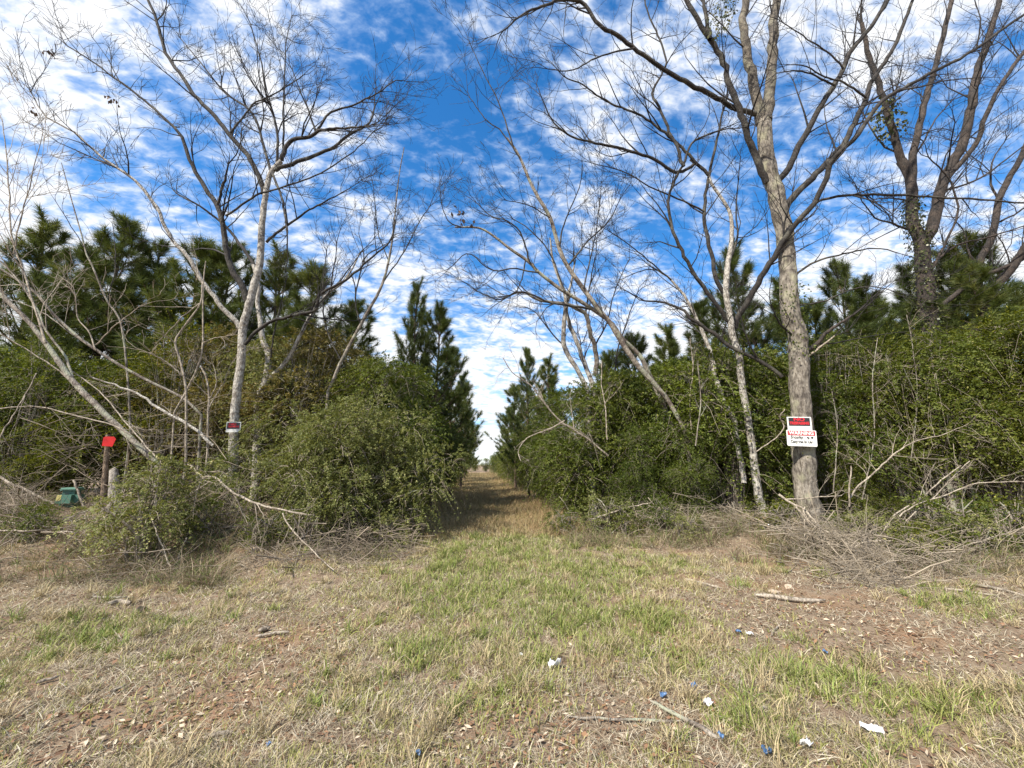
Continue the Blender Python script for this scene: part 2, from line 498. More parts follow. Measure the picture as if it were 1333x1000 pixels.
def bare_tree(name, label, base, trunk, limbs, mat_t, mat_l, mat_w=None, seed=1, group='bare winter trees', len_=1.2, dens=3.2, trunk_twigs=0.3, cat='tree', up=0.25, wob=0.02):
    g = np.random.default_rng(seed)
    mat_w = mat_w or M_TWIG
    root = empty(name, base, label, cat, group)
    P, R = trace(*trunk)
    b0 = np.array(base)
    if np.linalg.norm(P[0] - b0) > 0.05:
        foot = np.array([catmull([b0 - [0, 0, .15], P[0] * .5 + b0 * .5, P[0]], 5)[:-1]])[0]
        P = np.vstack([foot, P]); R = np.concatenate([R[0] * np.array([1.45, 1.18, 1.06, 1.0]), R])
    P = P + g.normal(size=P.shape) * (R * wob * 3)[:, None]
    T = Tubes()
    if mat_t is M_FURROW:
        u0 = np.linspace(0, 1, len(P)); u1 = np.linspace(0, 1, 150)
        T.add(catmull(P, 150), np.interp(u1, u0, R), 40)
    else: T.add(P, R, 16)
    tr = T.obj('trunk', mat_t, root, base, 0.035)
    Tw = Tubes(); branchlets(Tw, P, R * 0.5, 0, g, len_ * 0.8, dens * trunk_twigs, up, 0.4)
    if sum(map(len, Tw.b.values())) > 8: Tw.obj('twigs', mat_w, tr, base)
    len_ *= 1.4; dens *= 0.76
    for k, lm in enumerate(limbs):
        P, R = trace(*lm[:3])
        R = R * 1.08
        mt = lm[3] if len(lm) > 3 and lm[3] else mat_l
        P = P + g.normal(size=P.shape) * (R * 0.12 + 0.004)[:, None]
        Tw = Tubes()
        q = lm[4] if len(lm) > 4 else 1.0
        branchlets(Tw, P, R, 0, g, len_, dens * q, up, 0.15)
        e = P[-1]; d = nrm(P[-1] - P[-3])
        for _ in range(2):
            l = len_ * g.uniform(0.4, 0.9); pts = [e]; cur = d
            for z in range(5):
                cur = nrm(cur + g.normal(size=3) * 0.22); pts.append(pts[-1] + cur * l / 5)
            pts = np.array(pts); rr = np.linspace(R[-1] * 0.9, 0.002, 6); Tw.add(pts, rr, 4)
            branchlets(Tw, pts, rr, 1, g, len_ * 0.45, dens * 2.0, up, 0.1)
        T = Tubes(); T.add(P, R, 9)
        few = sum(map(len, Tw.b.values())) < 16
        if few:
            for key, v in Tw.b.items(): T.b.setdefault(key, []).extend(v)
        b = T.obj('branch', mt, root, base, 0.03)
        if not few: Tw.obj('twigs', mat_w, b, base)
    return root


def base_at(px, D, lift=0.0):
    p = at(px, 620, D)
    return (p[0], p[1], float(terrain(p[0], p[1])) + lift)


A = M_LIMBSHADE
# the pale forked tree behind the big olive bush
bare_tree('forked_tree', 'tall leafless pale tree left of the big bush, small sign nailed to it', base_at(303, 8.8),
          ([(304, 590), (305, 546), (313, 476), (317, 427), (324, 397), (335, 357), (339, 336), (341, 291), (345, 259), (347, 246), (352, 226), (366, 210)], (8.8, 8.8), (14, 12, 11, 9, 7)),
          [([(366, 210), (375, 187), (386, 181), (407, 177), (414, 171), (431, 168), (465, 166)], (8.8, 8.4), (6.5, 2.5)),
           ([(358, 222), (384, 212), (411, 202), (431, 194), (454, 176), (480, 160), (488, 138)], (8.8, 9.2), (6, 2)),
           ([(411, 174), (404, 150), (393, 124), (380, 90)], (8.6, 8.2), (3, 1.2)),
           ([(412, 170), (431, 146), (456, 138), (490, 122), (515, 104)], (8.6, 8.6), (3.5, 1.2)),
           ([(345, 252), (334, 223), (323, 203), (307, 185), (296, 172), (283, 156), (265, 136), (251, 122), (240, 104), (216, 68), (204, 28), (192, 0), (180, -35)], (8.8, 8.0), (7.5, 6, 4)),
           ([(300, 173), (323, 145), (330, 135), (361, 120), (395, 98)], (8.5, 8.2), (3, 1.2)),
           ([(352, 222), (341, 183), (334, 158), (321, 140), (292, 120), (260, 80), (235, 50)], (8.8, 9.6), (4, 1.5)),
           ([(360, 214), (362, 181), (355, 145), (347, 124), (340, 80), (325, 30)], (8.8, 8.3), (4, 1.5)),
           ([(368, 196), (369, 165), (370, 120), (372, 60), (380, 20)], (8.8, 9.4), (3, 1)),
           ([(346, 316), (361, 303), (375, 293), (397, 277), (420, 264), (454, 246)], (8.8, 8.0), (4, 1.2)),
           ([(355, 228), (363, 246), (369, 266), (372, 291)], (8.8, 8.3), (3.5, 3), None, 0.3),
           ([(324, 395), (315, 373), (299, 343), (296, 334), (290, 291), (283, 268), (267, 244), (253, 221), (242, 194), (236, 176), (216, 156), (180, 124), (152, 104), (120, 80), (88, 60)], (8.8, 7.6), (9, 7, 4, 2.2)),
           ([(294, 282), (319, 264), (334, 254), (370, 243), (411, 229), (442, 210), (467, 192), (485, 173)], (8.3, 7.6), (3.2, 1.2)),
           ([(283, 266), (289, 246), (294, 230)], (8.2, 8.0), (4, 3.5), None, 0.1),
           ([(313, 428), (301, 412), (288, 400), (270, 375), (259, 359), (245, 334), (224, 312), (200, 264), (172, 232), (132, 204), (96, 172), (60, 152), (40, 120)], (8.8, 7.4), (7, 5, 2), M_WHITEBARK),
           ([(318, 449), (333, 433), (355, 418), (382, 411), (412, 403), (416, 384), (448, 366), (475, 343), (505, 318)], (8.8, 8.2), (5, 4, 2))],
          M_WHITEBARK, A, None, 3, len_=1.15, dens=4.2)
bare_tree('forked_tree', 'low pale forking tree emerging from the big bush beside the taller pale tree', base_at(338, 9.5),
          ([(336, 519), (346, 494), (350, 463), (342, 442), (339, 420), (335, 393), (337, 375), (330, 345)], (9.5, 9.7), (11, 9, 6, 5)),
          [([(353, 492), (373, 469), (389, 442), (403, 413), (425, 384), (450, 364), (468, 330)], (9.5, 9.8), (6, 4, 1.5), M_WHITEBARK),
           ([(352, 470), (356, 440), (362, 410), (372, 370)], (9.5, 9.2), (2.5, 1.2)),
           ([(330, 345), (319, 327), (294, 295), (262, 270), (230, 252)], (9.7, 10), (5, 2))],
          M_WHITEBARK, A, None, 5, len_=1.0, dens=3.0)
# the leaning grey tree at the far left
bare_tree('leaning_tree', 'thick grey leaning leafless tree slanting up out of the left edge', base_at(212, 7.6),
          ([(205, 604), (180, 580), (146, 548), (119, 521), (94, 496), (74, 467), (54, 440), (34, 415), (13, 395), (-2, 379), (-45, 335)], (7.5, 7.0), (9, 10, 8, 7)),
          [([(94, 496), (88, 470), (60, 430), (47, 400), (22, 364), (-10, 330)], (7.3, 7.6), (4, 2)),
           ([(110, 512), (70, 478), (30, 452), (-10, 430)], (7.4, 6.9), (3, 1.5), M_DEAD),
           ([(60, 447), (45, 400), (30, 350), (16, 312), (10, 216), (4, 160)], (7.1, 7.2), (4, 1.4), M_DEAD),
           ([(17, 330), (28, 280), (40, 240), (56, 172)], (7.1, 7.0), (2.6, 1), M_DEAD)],
          M_GREYBARK, M_GREYBARK, M_TWIGPALE, 8, len_=1.1, dens=3.4)
bare_tree('leaning_tree', 'dark slender leaning stem crossing just above the thicker grey leaning tree', base_at(262, 8.6),
          ([(262, 540), (236, 517), (193, 496), (157, 476), (126, 456), (106, 442), (85, 424), (65, 404), (47, 382), (22, 364), (-15, 340)], (8.4, 7.6), (4, 5, 4)),
          [([(126, 456), (118, 440), (115, 431), (101, 413), (99, 386)], (8, 8), (2.6, 1.2), M_DEAD),
           ([(126, 449), (146, 427), (155, 420), (180, 400)], (8, 7.8), (2.4, 1), M_DEAD),
           ([(100, 440), (60, 410), (20, 392), (-15, 385)], (8, 8.3), (2, 1.2))],
          M_GREYBARK, M_GREYBARK, M_TWIGPALE, 9, len_=0.9, dens=3.0)
bare_tree('sapling', 'thin dark sapling curving up in front of the pines at the left', base_at(166, 8.7),
          ([(170, 560), (166, 490), (157, 420), (139, 391), (121, 348), (112, 330), (108, 312), (92, 256), (80, 212)], (8.6, 8.2), (3.2, 3, 1.2)),
          [([(139, 391), (150, 350), (148, 300)], (8.5, 8.4), (1.8, 1)), ([(110, 322), (90, 290), (72, 262)], (8.3, 8.0), (1.6, 1))],
          M_GREYBARK, A, None, 10, len_=0.7, dens=3.0, group='young saplings')
bare_tree('sapling', 'pale kinked sapling standing left of the small red and black sign', base_at(242, 7.7),
          ([(242, 600), (242, 510), (236, 476), (228, 447), (231, 438), (245, 418), (261, 395), (263, 370)], (7.7, 7.7), (3.8, 3.4, 2)),
          [([(229, 447), (220, 440), (212, 436)], (7.7, 7.5), (1.8, 1.2), M_DEAD, .5), ([(261, 395), (250, 402), (230, 420), (213, 438)], (7.7, 7.6), (2, 1), M_DEAD, .5),
           ([(238, 490), (220, 474), (200, 462), (185, 456)], (7.7, 7.4), (2, 1), M_DEAD)],
          M_DEAD, M_DEAD, M_TWIGPALE, 12, len_=0.5, dens=3.4, group='young saplings')
bare_tree('sapling', 'straight pale sapling slanting right beside the kinked one', base_at(226, 8.0),
          ([(227, 537), (243, 508), (259, 474), (264, 447), (264, 406), (265, 364), (268, 340)], (8, 8), (2.8, 2.4, 1.4)),
          [([(264, 446), (280, 440), (300, 437)], (8, 7.8), (1.6, 1)), ([(265, 372), (258, 355), (256, 338)], (8, 8), (1.4, .8))],
          M_DEAD, M_DEAD, M_TWIGPALE, 13, len_=0.5, dens=3.4, group='young saplings')
bare_tree('sapling', 'short pale broken sapling just left of the sign trunk', base_at(270, 8.2),
          ([(270, 590), (271, 540), (272, 514), (268, 490), (262, 478)], (8.2, 8.2), (3.4, 2.6)),
          [([(272, 520), (282, 500), (278, 475)], (8.2, 8.1), (2, 1)), ([(272, 530), (290, 500), (300, 476)], (8.2, 8.4), (1.6, .8)), ([(271, 515), (255, 500), (240, 490)], (8.2, 8), (1.4, .8))],
          M_DEAD, M_DEAD, M_TWIGPALE, 14, len_=0.5, dens=4.0, group='young saplings')
bare_tree('sapling', 'slim pale bare tree rising between the big bush and the path pines', base_at(420, 9.6),
          ([(427, 510), (445, 469), (459, 442), (477, 409), (496, 374), (506, 340), (512, 300), (519, 232), (526, 192)], (9.6, 9.6), (4.5, 4, 2.2, 1.2)),
          [([(470, 424), (463, 390), (474, 338), (490, 325), (505, 316)], (9.6, 9.3), (2.4, 1)), ([(500, 365), (525, 330), (545, 290), (560, 268)], (9.6, 9.9), (1.8, 1)),
           ([(506, 340), (492, 300), (486, 240)], (9.6, 9.4), (1.5, .8)), ([(445, 470), (425, 430), (420, 380), (425, 330)], (9.6, 9.9), (2, 1))],
          M_GREYBARK, A, None, 15, len_=0.95, dens=4.2, group='young saplings')
# the big tree with the two signs
bare_tree('signed_tree', 'tallest thick furrowed tree on the right with two signs nailed to its trunk', base_at(1052, 8.3),
          ([(1050, 650), (1047, 600), (1043, 545), (1040, 480), (1036, 430), (1029, 405), (1024, 326), (1017, 281), (1006, 236), (997, 195), (994, 157)], (8.3, 8.3), (34, 29, 27, 25, 24, 23, 21)),
          [([(992, 160), (984, 124), (976, 90), (970, 56), (967, 27), (972, 0), (975, -45)], (8.3, 8.0), (15, 12, 10), M_UPPER, .6),
           ([(997, 160), (1003, 112), (1006, 67), (1008, 22), (1010, 0), (1012, -50)], (8.3, 8.6), (16, 14, 11), M_UPPER, .6),
           ([(1000, 238), (990, 220), (984, 203), (974, 180), (961, 139), (949, 108), (943, 83), (925, 52), (913, 34), (900, 11), (880, -30)], (8.3, 7.4), (10, 8, 6)),
           ([(924, 51), (919, 22), (916, 0), (911, -35)], (7.6, 7.6), (6, 4)),
           ([(988, 150), (954, 139), (927, 124), (898, 110), (876, 97), (853, 83), (826, 63), (804, 47), (781, 34), (770, 18), (757, 3), (727, 0), (714, 6), (687, 15), (655, 40)], (8.3, 6.8), (7.5, 6, 5, 2)),
           ([(826, 63), (800, 68), (770, 78), (745, 92), (712, 90)], (7.4, 7.0), (2.6, 1.2)),
           ([(1010, 240), (1021, 227), (1033, 207), (1044, 184), (1066, 142), (1087, 110), (1098, 88), (1111, 61), (1132, 38), (1154, 4), (1172, -25)], (8.3, 7.5), (9.5, 8, 6)),
           ([(1087, 112), (1060, 98), (1035, 92), (1010, 96)], (7.8, 7.4), (3.2, 1.4)),
           ([(1098, 90), (1080, 70), (1050, 50), (1020, 30)], (7.7, 7.4), (3, 1.4)),
           ([(1020, 272), (1044, 245), (1066, 223), (1087, 200), (1102, 182), (1116, 153), (1127, 130), (1134, 106), (1152, 81), (1168, 52), (1179, 22), (1192, -10)], (8.3, 7.7), (10, 8, 5)),
           ([(1128, 128), (1100, 108), (1070, 99), (1052, 88), (1030, 84)], (7.9, 7.5), (3.5, 1.5)),
           ([(1030, 365), (1042, 353), (1062, 340), (1089, 333), (1138, 323), (1170, 330)], (8.3, 7.6), (3.6, 1.6)),
           ([(1034, 398), (1053, 396), (1076, 391), (1103, 379), (1130, 373), (1160, 378)], (8.3, 7.5), (3, 1.4)),
           ([(1040, 460), (1060, 451), (1076, 433), (1095, 420), (1114, 408)], (8.3, 7.8), (7, 5, 3), M_DARKBARK, .4),
           ([(1042, 470), (1064, 455), (1086, 438)], (8.3, 8.0), (4, 2), M_DEAD, .3),
           ([(1035, 440), (1015, 420), (1005, 400)], (8.3, 7.9), (3.5, 1.6))],
          M_FURROW, A, None, 21, len_=1.2, dens=3.0, trunk_twigs=0.25)
# the clump of slender pale stems left of it
bare_tree('multi_stem_tree', 'slender pale two stemmed tree standing just left of the tree with signs', base_at(990, 9.0),
          ([(988, 650), (982, 604), (976, 561), (966, 502), (962, 464), (954, 438), (950, 409), (945, 380), (947, 349), (952, 315), (952, 288), (947, 270), (927, 241), (920, 225), (898, 208)], (9.0, 8.6), (12, 10, 9, 8, 5, 3)),
          [([(969, 630), (965, 605), (960, 581), (955, 545), (940, 518), (929, 487), (927, 465), (907, 415), (894, 391), (873, 364), (856, 352)], (9.0, 9.4), (7, 7, 5, 2), M_WHITEBARK),
           ([(945, 385), (932, 364), (929, 342), (920, 306), (917, 270), (925, 218), (934, 180), (938, 157), (947, 121), (944, 80)], (8.9, 8.4), (6, 4, 1.6)),
           ([(956, 428), (959, 415), (972, 395), (986, 368), (1008, 334), (1028, 301), (1053, 272), (1066, 254), (1078, 227), (1086, 205), (1114, 180), (1125, 162), (1150, 130), (1181, 113), (1203, 100), (1263, 68), (1345, 10)], (9.0, 7.0, 6.6), (8, 8, 6, 5)),
           ([(1060, 264), (1082, 257), (1107, 254), (1150, 254), (1203, 256), (1283, 260), (1350, 266)], (7.8, 6.6), (4, 4, 3)),
           ([(1018, 491), (1000, 477), (966, 459), (950, 451), (927, 433), (900, 415), (889, 404), (864, 394), (840, 392)], (8.5, 8.9), (5.5, 5, 2)),
           ([(950, 420), (945, 415), (927, 388), (907, 361), (891, 334), (876, 300), (870, 262), (878, 236), (890, 214), (902, 185), (930, 172)], (9.0, 8.2), (6, 4, 2.5)),
           ([(948, 345), (960, 310), (958, 270), (963, 215)], (9, 9.4), (3, 1.2)),
           ([(905, 214), (880, 225), (862, 214), (847, 205), (817, 196), (804, 192), (759, 183), (736, 173), (718, 155), (704, 125)], (8.6, 7.6), (4.5, 3.5, 1.4)),
           ([(922, 228), (905, 210), (892, 196), (871, 178), (835, 151), (804, 139), (777, 124), (759, 110), (736, 101), (724, 88)], (8.6, 8.0), (4.5, 3, 1.3)),
           ([(890, 216), (885, 208), (883, 193), (871, 171), (858, 139), (849, 121), (865, 90), (867, 79), (858, 49), (844, 18), (838, -5)], (8.3, 8.2), (4.5, 3, 2)),
           ([(874, 365), (845, 340), (818, 318), (792, 300)], (9.2, 8.7), (2, 1)),
           ([(917, 275), (890, 262), (850, 245), (815, 225), (770, 212)], (8.7, 8.2), (2.6, 1))],
          M_WHITEBARK, A, None, 23, len_=1.1, dens=3.6, trunk_twigs=0.3)
# the tree arching left over the path
bare_tree('arching_tree', 'leafless tree leaning far left over the path mouth, its topmost shoot reaching highest', base_at(900, 9.4),
          ([(896, 585), (892, 563), (872, 525), (852, 500), (832, 478), (811, 448), (793, 419), (780, 404), (756, 371), (736, 342), (725, 313), (716, 283), (700, 256), (689, 234), (675, 202), (660, 180)], (9.4, 8.6), (5, 7, 6, 5, 3)),
          [([(676, 205), (668, 192), (650, 168), (634, 158), (612, 128)], (8.6, 8.5), (2, 1), None, .7), ([(668, 190), (650, 136), (626, 88), (610, 52)], (8.6, 8.3), (2, .9), None, .7),
           ([(740, 346), (761, 319), (792, 288), (806, 262)], (8.9, 9.3), (2.4, 1)), ([(728, 320), (735, 290), (752, 250), (757, 232)], (8.8, 8.5), (2.2, 1)),
           ([(760, 376), (770, 330), (776, 300), (781, 260)], (8.9, 9.4), (2, 1)), ([(716, 284), (690, 268), (664, 262)], (8.7, 8.4), (1.6, .9))],
          M_GREYBARK, A, None, 31, len_=0.95, dens=4.6, trunk_twigs=0.7)
bare_tree('arching_tree', 'brown stemmed leafless tree sweeping left low over the path, parallel to the taller arching one', base_at(888, 9.8),
          ([(884, 577), (870, 543), (863, 527), (847, 491), (832, 462), (811, 442), (796, 421), (772, 403), (747, 387), (729, 376), (702, 355), (687, 340), (664, 324), (646, 310), (624, 297), (592, 296)], (9.8, 8.8), (6, 6, 5, 4, 2)),
          [([(600, 296), (586, 290), (577, 275), (574, 258)], (8.8, 8.7), (1.6, .9)), ([(690, 343), (678, 305), (660, 287), (640, 282), (620, 264)], (9, 8.6), (2.4, 1)),
           ([(735, 380), (716, 330), (690, 300), (668, 285)], (9.1, 9.3), (2.4, 1)), ([(702, 356), (670, 350), (640, 352), (610, 330), (590, 345)], (9, 8.5), (2, 1)),
           ([(684, 340), (676, 372), (660, 385), (640, 375)], (9, 8.8), (1.8, .9)), ([(770, 403), (745, 398), (716, 394), (680, 380), (650, 390), (622, 380)], (9.3, 8.9), (3.2, 1.2))],
          M_GREYBARK, A, None, 33, len_=0.95, dens=4.4, trunk_twigs=0.6)
bare_tree('multi_stem_tree', 'clump of three smooth curved trunks rising from the right hedge beside the path', base_at(772, 10.6),
          ([(764, 507), (753, 484), (735, 453), (734, 424), (737, 390), (731, 371), (720, 340), (716, 310)], (10.6, 10.4), (6, 6, 5, 2)),
          [([(776, 516), (764, 480), (748, 439), (738, 410), (741, 380), (748, 345)], (10.6, 10.8), (6, 5, 2), M_WHITEBARK),
           ([(776, 487), (775, 453), (767, 430), (762, 408), (744, 399), (735, 396), (703, 391), (680, 380), (662, 386)], (10.8, 10), (6, 5, 1.6), M_GREYBARK),
           ([(735, 452), (715, 430), (700, 410), (686, 400)], (10.6, 10.9), (2, 1)), ([(762, 410), (768, 370), (776, 330)], (10.6, 10.2), (2.2, 1)),
           ([(775, 450), (790, 420), (800, 380), (815, 345)], (10.8, 11.2), (2, 1)), ([(800, 500), (803, 460), (812, 430), (830, 380)], (10.8, 11), (2.2, 1))],
          M_WHITEBARK, A, None, 35, len_=0.9, dens=4.6)
# the dark ivy-clad trees at the right
ivy_tree = bare_tree('ivy_clad_tree', 'dark thick forking tree with ivy on its trunk, right of the tree with signs', base_at(1214, 9.8),
          ([(1214, 560), (1210, 450), (1206, 393), (1201, 337), (1199, 315), (1187, 288), (1187, 258), (1184, 229), (1174, 209)], (9.8, 9.8), (34, 31, 27, 18, 15)),
          [([(1174, 211), (1165, 180), (1157, 155), (1143, 108), (1130, 70), (1122, 30)], (9.8, 9.2), (12, 9, 6), M_DARKBARK),
           ([(1187, 240), (1190, 200), (1200, 150), (1211, 112), (1223, 64), (1239, 0), (1246, -30)], (9.8, 9.4), (12, 9, 7), M_DARKBARK),
           ([(1200, 322), (1217, 281), (1224, 250), (1235, 220), (1248, 198), (1255, 180), (1267, 120), (1279, 72), (1295, 24), (1306, -20)], (9.8, 9.0), (18, 16, 12, 8), M_DARKBARK),
           ([(1234, 232), (1257, 205), (1275, 180), (1283, 150), (1310, 100), (1345, 50)], (9.5, 8.8), (9, 6), M_DARKBARK),
           ([(1208, 360), (1226, 326), (1246, 279), (1240, 243), (1228, 223), (1208, 205)], (9.7, 9.0), (4.5, 2)),
           ([(1184, 300), (1160, 290), (1140, 284), (1122, 262)], (9.8, 9.0), (4, 1.6)), ([(1186, 262), (1160, 258), (1135, 260)], (9.8, 9.4), (3, 1.4)),
           ([(1212, 345), (1245, 320), (1283, 310), (1320, 298), (1350, 290)], (9.8, 9.0), (4, 2)), ([(1224, 250), (1270, 235), (1300, 215), (1345, 180)], (9.6, 9.0), (4, 2)),
           ([(1170, 200), (1150, 190), (1130, 160), (1110, 120)], (9.8, 10.2), (3, 1.2)), ([(1190, 205), (1210, 170), (1222, 150), (1250, 120)], (9.7, 10.1), (3.4, 1.4))],
          M_DARKBARK, M_DARKBARK, None, 41, len_=1.25, dens=3.4)
bare_tree('dark_tree', 'dark brown crooked tree at the right edge beyond the ivy clad one', base_at(1256, 10.2),
          ([(1258, 560), (1266, 450), (1273, 400), (1275, 342), (1287, 319), (1296, 288), (1300, 261), (1311, 236), (1327, 209), (1340, 180), (1360, 130)], (10.2, 9.6), (13, 13, 11, 9)),
          [([(1272, 430), (1281, 396), (1298, 371), (1316, 351), (1335, 322), (1360, 270)], (10.2, 9.2), (15, 14, 12), M_DARKBARK),
           ([(1226, 398), (1253, 376), (1280, 360), (1314, 346), (1345, 330)], (9.9, 9.6), (8, 8, 6), M_DARKBARK),
           ([(1297, 290), (1320, 280), (1345, 262)], (10, 9.8), (4, 2)), ([(1301, 262), (1290, 240), (1292, 210), (1310, 180)], (10, 10.2), (4, 1.6)),
           ([(1276, 345), (1262, 330), (1254, 300), (1240, 285)], (10.1, 10.4), (3, 1.2))],
          M_DARKBARK, M_DARKBARK, None, 43, len_=1.1, dens=3.4)


# ------------------------------------------------------------------ leaves
def leaf_quads(P, D, Nn, ln_, wd):
    """Diamond leaves, folded a little: P base, D direction, Nn normal."""
    D = nrm(D); s = nrm(np.cross(D, Nn)); n = np.cross(s, D)
    ln_ = np.asarray(ln_)[:, None]; wd = np.asarray(wd)[:, None]
    mid = P + D * ln_ * 0.48
    V = np.stack([P, mid + s * wd * 0.5 + n * wd * 0.15, P + D * ln_, mid - s * wd * 0.5 + n * wd * 0.15], 1)
    k = np.arange(len(P))[:, None] * 4
    return V.reshape(-1, 3), k + np.arange(4)[None, :]


def shrub(seed, lumps, sprays, per, slen, leaf, droop=0.5, inner=0.55, stems=22, upb=0.35, hollow=0.0):
    """Returns (leaf verts, quads, tone), stem tubes, twig tubes for a shrub standing on the origin."""
    g = np.random.default_rng(seed)
    Lm = np.array(lumps, float)
    ar = Lm[:, 3] * Lm[:, 4] + Lm[:, 3] * Lm[:, 5] + Lm[:, 4] * Lm[:, 5]
    Ps, Os = [], []
    need = sprays
    while need > 0:
        k = g.choice(len(Lm), need * 2, p=ar / ar.sum())
        d = nrm(g.normal(size=(need * 2, 3)))
        rad = inner + (1 - inner) * g.random(need * 2) ** 0.6
        c = Lm[k, :3]; r = Lm[k, 3:]
        p = c + d * r * rad[:, None]
        dist = np.min(np.linalg.norm((p[:, None, :] - Lm[None, :, :3]) / Lm[None, :, 3:], axis=2), axis=1)
        ok = (p[:, 2] > hollow) & (dist > inner * 0.75)
        p = p[ok][:need]; o = nrm(d * r)[ok][:need]
        Ps.append(p); Os.append(o); need -= len(p)
    P = np.concatenate(Ps)[:sprays]; O = np.concatenate(Os)[:sprays]
    A_ = nrm(O + np.array([0, 0, upb]) + g.normal(size=O.shape) * 0.5)
    sl = slen * g.uniform(0.5, 1.35, sprays)
    shoot = g.random(sprays) < 0.06                       # stray shoots poking out
    sl = np.where(shoot, sl * 1.9, sl); A_ = np.where(shoot[:, None], nrm(A_ + np.array([0, 0, 0.7])), A_)
    t = (np.arange(per) + 0.5) / per
    t = np.clip(t[None, :] + g.normal(size=(sprays, per)) * 0.04, 0, 1)
    s = t * sl[:, None]
    pos = P[:, None, :] + A_[:, None, :] * s[..., None]
    pos[..., 2] -= droop * s * s / slen
    tanv = A_[:, None, :] - np.array([0, 0, 1]) * (2 * droop * s / slen)[..., None]
    tanv = nrm(tanv)
    side = nrm(np.cross(tanv, nrm(g.normal(size=(sprays, 1, 3)) * 0.6 + np.array([0, 0, 1]))))
    sg = np.where(np.arange(per) % 2 == 0, 1.0, -1.0)[None, :, None]
    dirv = nrm(tanv * 0.75 + side * sg + g.normal(size=pos.shape) * 0.35)
    nor = nrm(np.cross(side, tanv) + g.normal(size=pos.shape) * 0.55)
    M = sprays * per
    L_ = leaf * g.uniform(0.6, 1.3, M)
    V, Q = leaf_quads(pos.reshape(-1, 3), dirv.reshape(-1, 3), nor.reshape(-1, 3), L_, L_ * 0.52)
    cl = vnoise(P[:, 0] * 2.2 + P[:, 2] * 1.3, P[:, 1] * 2.2 - P[:, 2] * 1.1, seed)       # clumps of yellower growth
    tone = np.clip(0.12 + 0.38 * cl[:, None] + 0.30 * g.random((sprays, per)) + 0.14 * t, 0, 1)
    tone = np.where(g.random((sprays, per)) < 0.05, 1.0, tone)
    T = Tubes()
    for q in np.linspace(0, sprays - 1, stems).astype(int):
        e = P[q]; b = np.array([e[0] * 0.12, e[1] * 0.12, -0.1]) + np.append(g.normal(size=2) * 0.12, 0)
        m1 = b * 0.6 + e * 0.4 + np.array([-e[0] * 0.18, -e[1] * 0.18, e[2] * 0.15]) + g.normal(size=3) * 0.08
        T.add(catmull([b, m1, e], 7), np.linspace(0.022, 0.006, 7) * g.uniform(0.7, 1.5), 5)
    Tw = Tubes()
    for q in range(0, sprays, 3):
        m = np.linspace(0, 1, 4)[:, None] * sl[q]
        pp = P[q] - A_[q] * 0.15 + A_[q] * m; pp[:, 2] -= (droop * m[:, 0] ** 2 / slen)
        Tw.add(pp, np.linspace(0.005, 0.0018, 4), 3)
    return (V, Q, np.repeat(tone.reshape(-1), 4)), T, Tw


def lump_cloud(seed, rx, ry, h, n, r0, r1, base=0.25, top=1.0):
    """Small ellipsoids filling an upright egg, so that the outline is uneven."""
    g = np.random.default_rng(seed); out = []
    for _ in range(n):
        u = g.random(); z = base + (h - base) * u
        pr = math.sqrt(max(0.05, 1 - (2 * (u ** top) - 0.85) ** 2 / 1.5))
        a = g.uniform(0, 2 * math.pi); q = math.sqrt(g.random()) * pr
        r = g.uniform(r0, r1)
        out.append((rx * q * math.cos(a), ry * q * math.sin(a), z, r, r, r * g.uniform(0.7, 1.1)))
    return out


def put_shrub(name, data, leaf_mat, stem_mat, loc, label, cat='shrub', group=None, twig_mat=None):
    root = empty(name, loc, label, cat, group)
    (V, Q, tn), T, Tw = data
    mesh('foliage', V, Q, leaf_mat, root, tone=tn)
    st = T.obj('stems', stem_mat, root)
    Tw.obj('twigs', twig_mat or M_TWIGPALE, st)
    return root


def copy_tree(o, parent=None):
    c = o.copy(); COL.objects.link(c)
    if parent is not None: c.parent = parent
    for ch in o.children: copy_tree(ch, c)
    return c


# the big olive-green bush left of the path
pb = at(440, 620, 8.3)
big = shrub(51, lump_cloud(51, 1.30, 1.1, 2.25, 40, 0.32, 0.72, 0.6) + [(1.75, 0, 1.25, .6, .6, .5), (2.15, .2, 1.6, .42, .4, .36), (-1.35, .3, 2.45, .55, .5, .42), (-1.8, .2, 1.9, .45, .4, .4), (.5, .3, 2.85, .5, .5, .32), (1.3, .3, 2.35, .5, .5, .4), (1.5, -.3, .75, .5, .5, .4), (-1.1, -.6, 1.2, .5, .4, .5)], 4300, 26, 0.36, 0.044, 0.65, inner=0.4, stems=40, hollow=0.12)
put_shrub('privet_bush', big, M_OLIVE, M_GREYBARK, (pb[0], pb[1], float(terrain(pb[0], pb[1]))), 'big rounded olive green privet bush bulging beside the left edge of the path', group='privet bushes at the wood edge')
ps_ = at(205, 620, 6.25)
small = shrub(52, lump_cloud(52, 0.52, 0.5, 1.30, 20, 0.2, 0.36, 0.35) + [(.75, 0, 1.25, .3, .3, .2), (-.8, 0, .7, .3, .3, .25)], 620, 20, 0.30, 0.040, 0.7, inner=0.3, stems=34, hollow=0.05)
put_shrub('privet_bush', small, M_OLIVE, M_DEAD, (ps_[0], ps_[1], float(terrain(ps_[0], ps_[1]))), 'small thin olive bush with drooping sprays, in front of the broken branches at left', group='privet bushes at the wood edge')

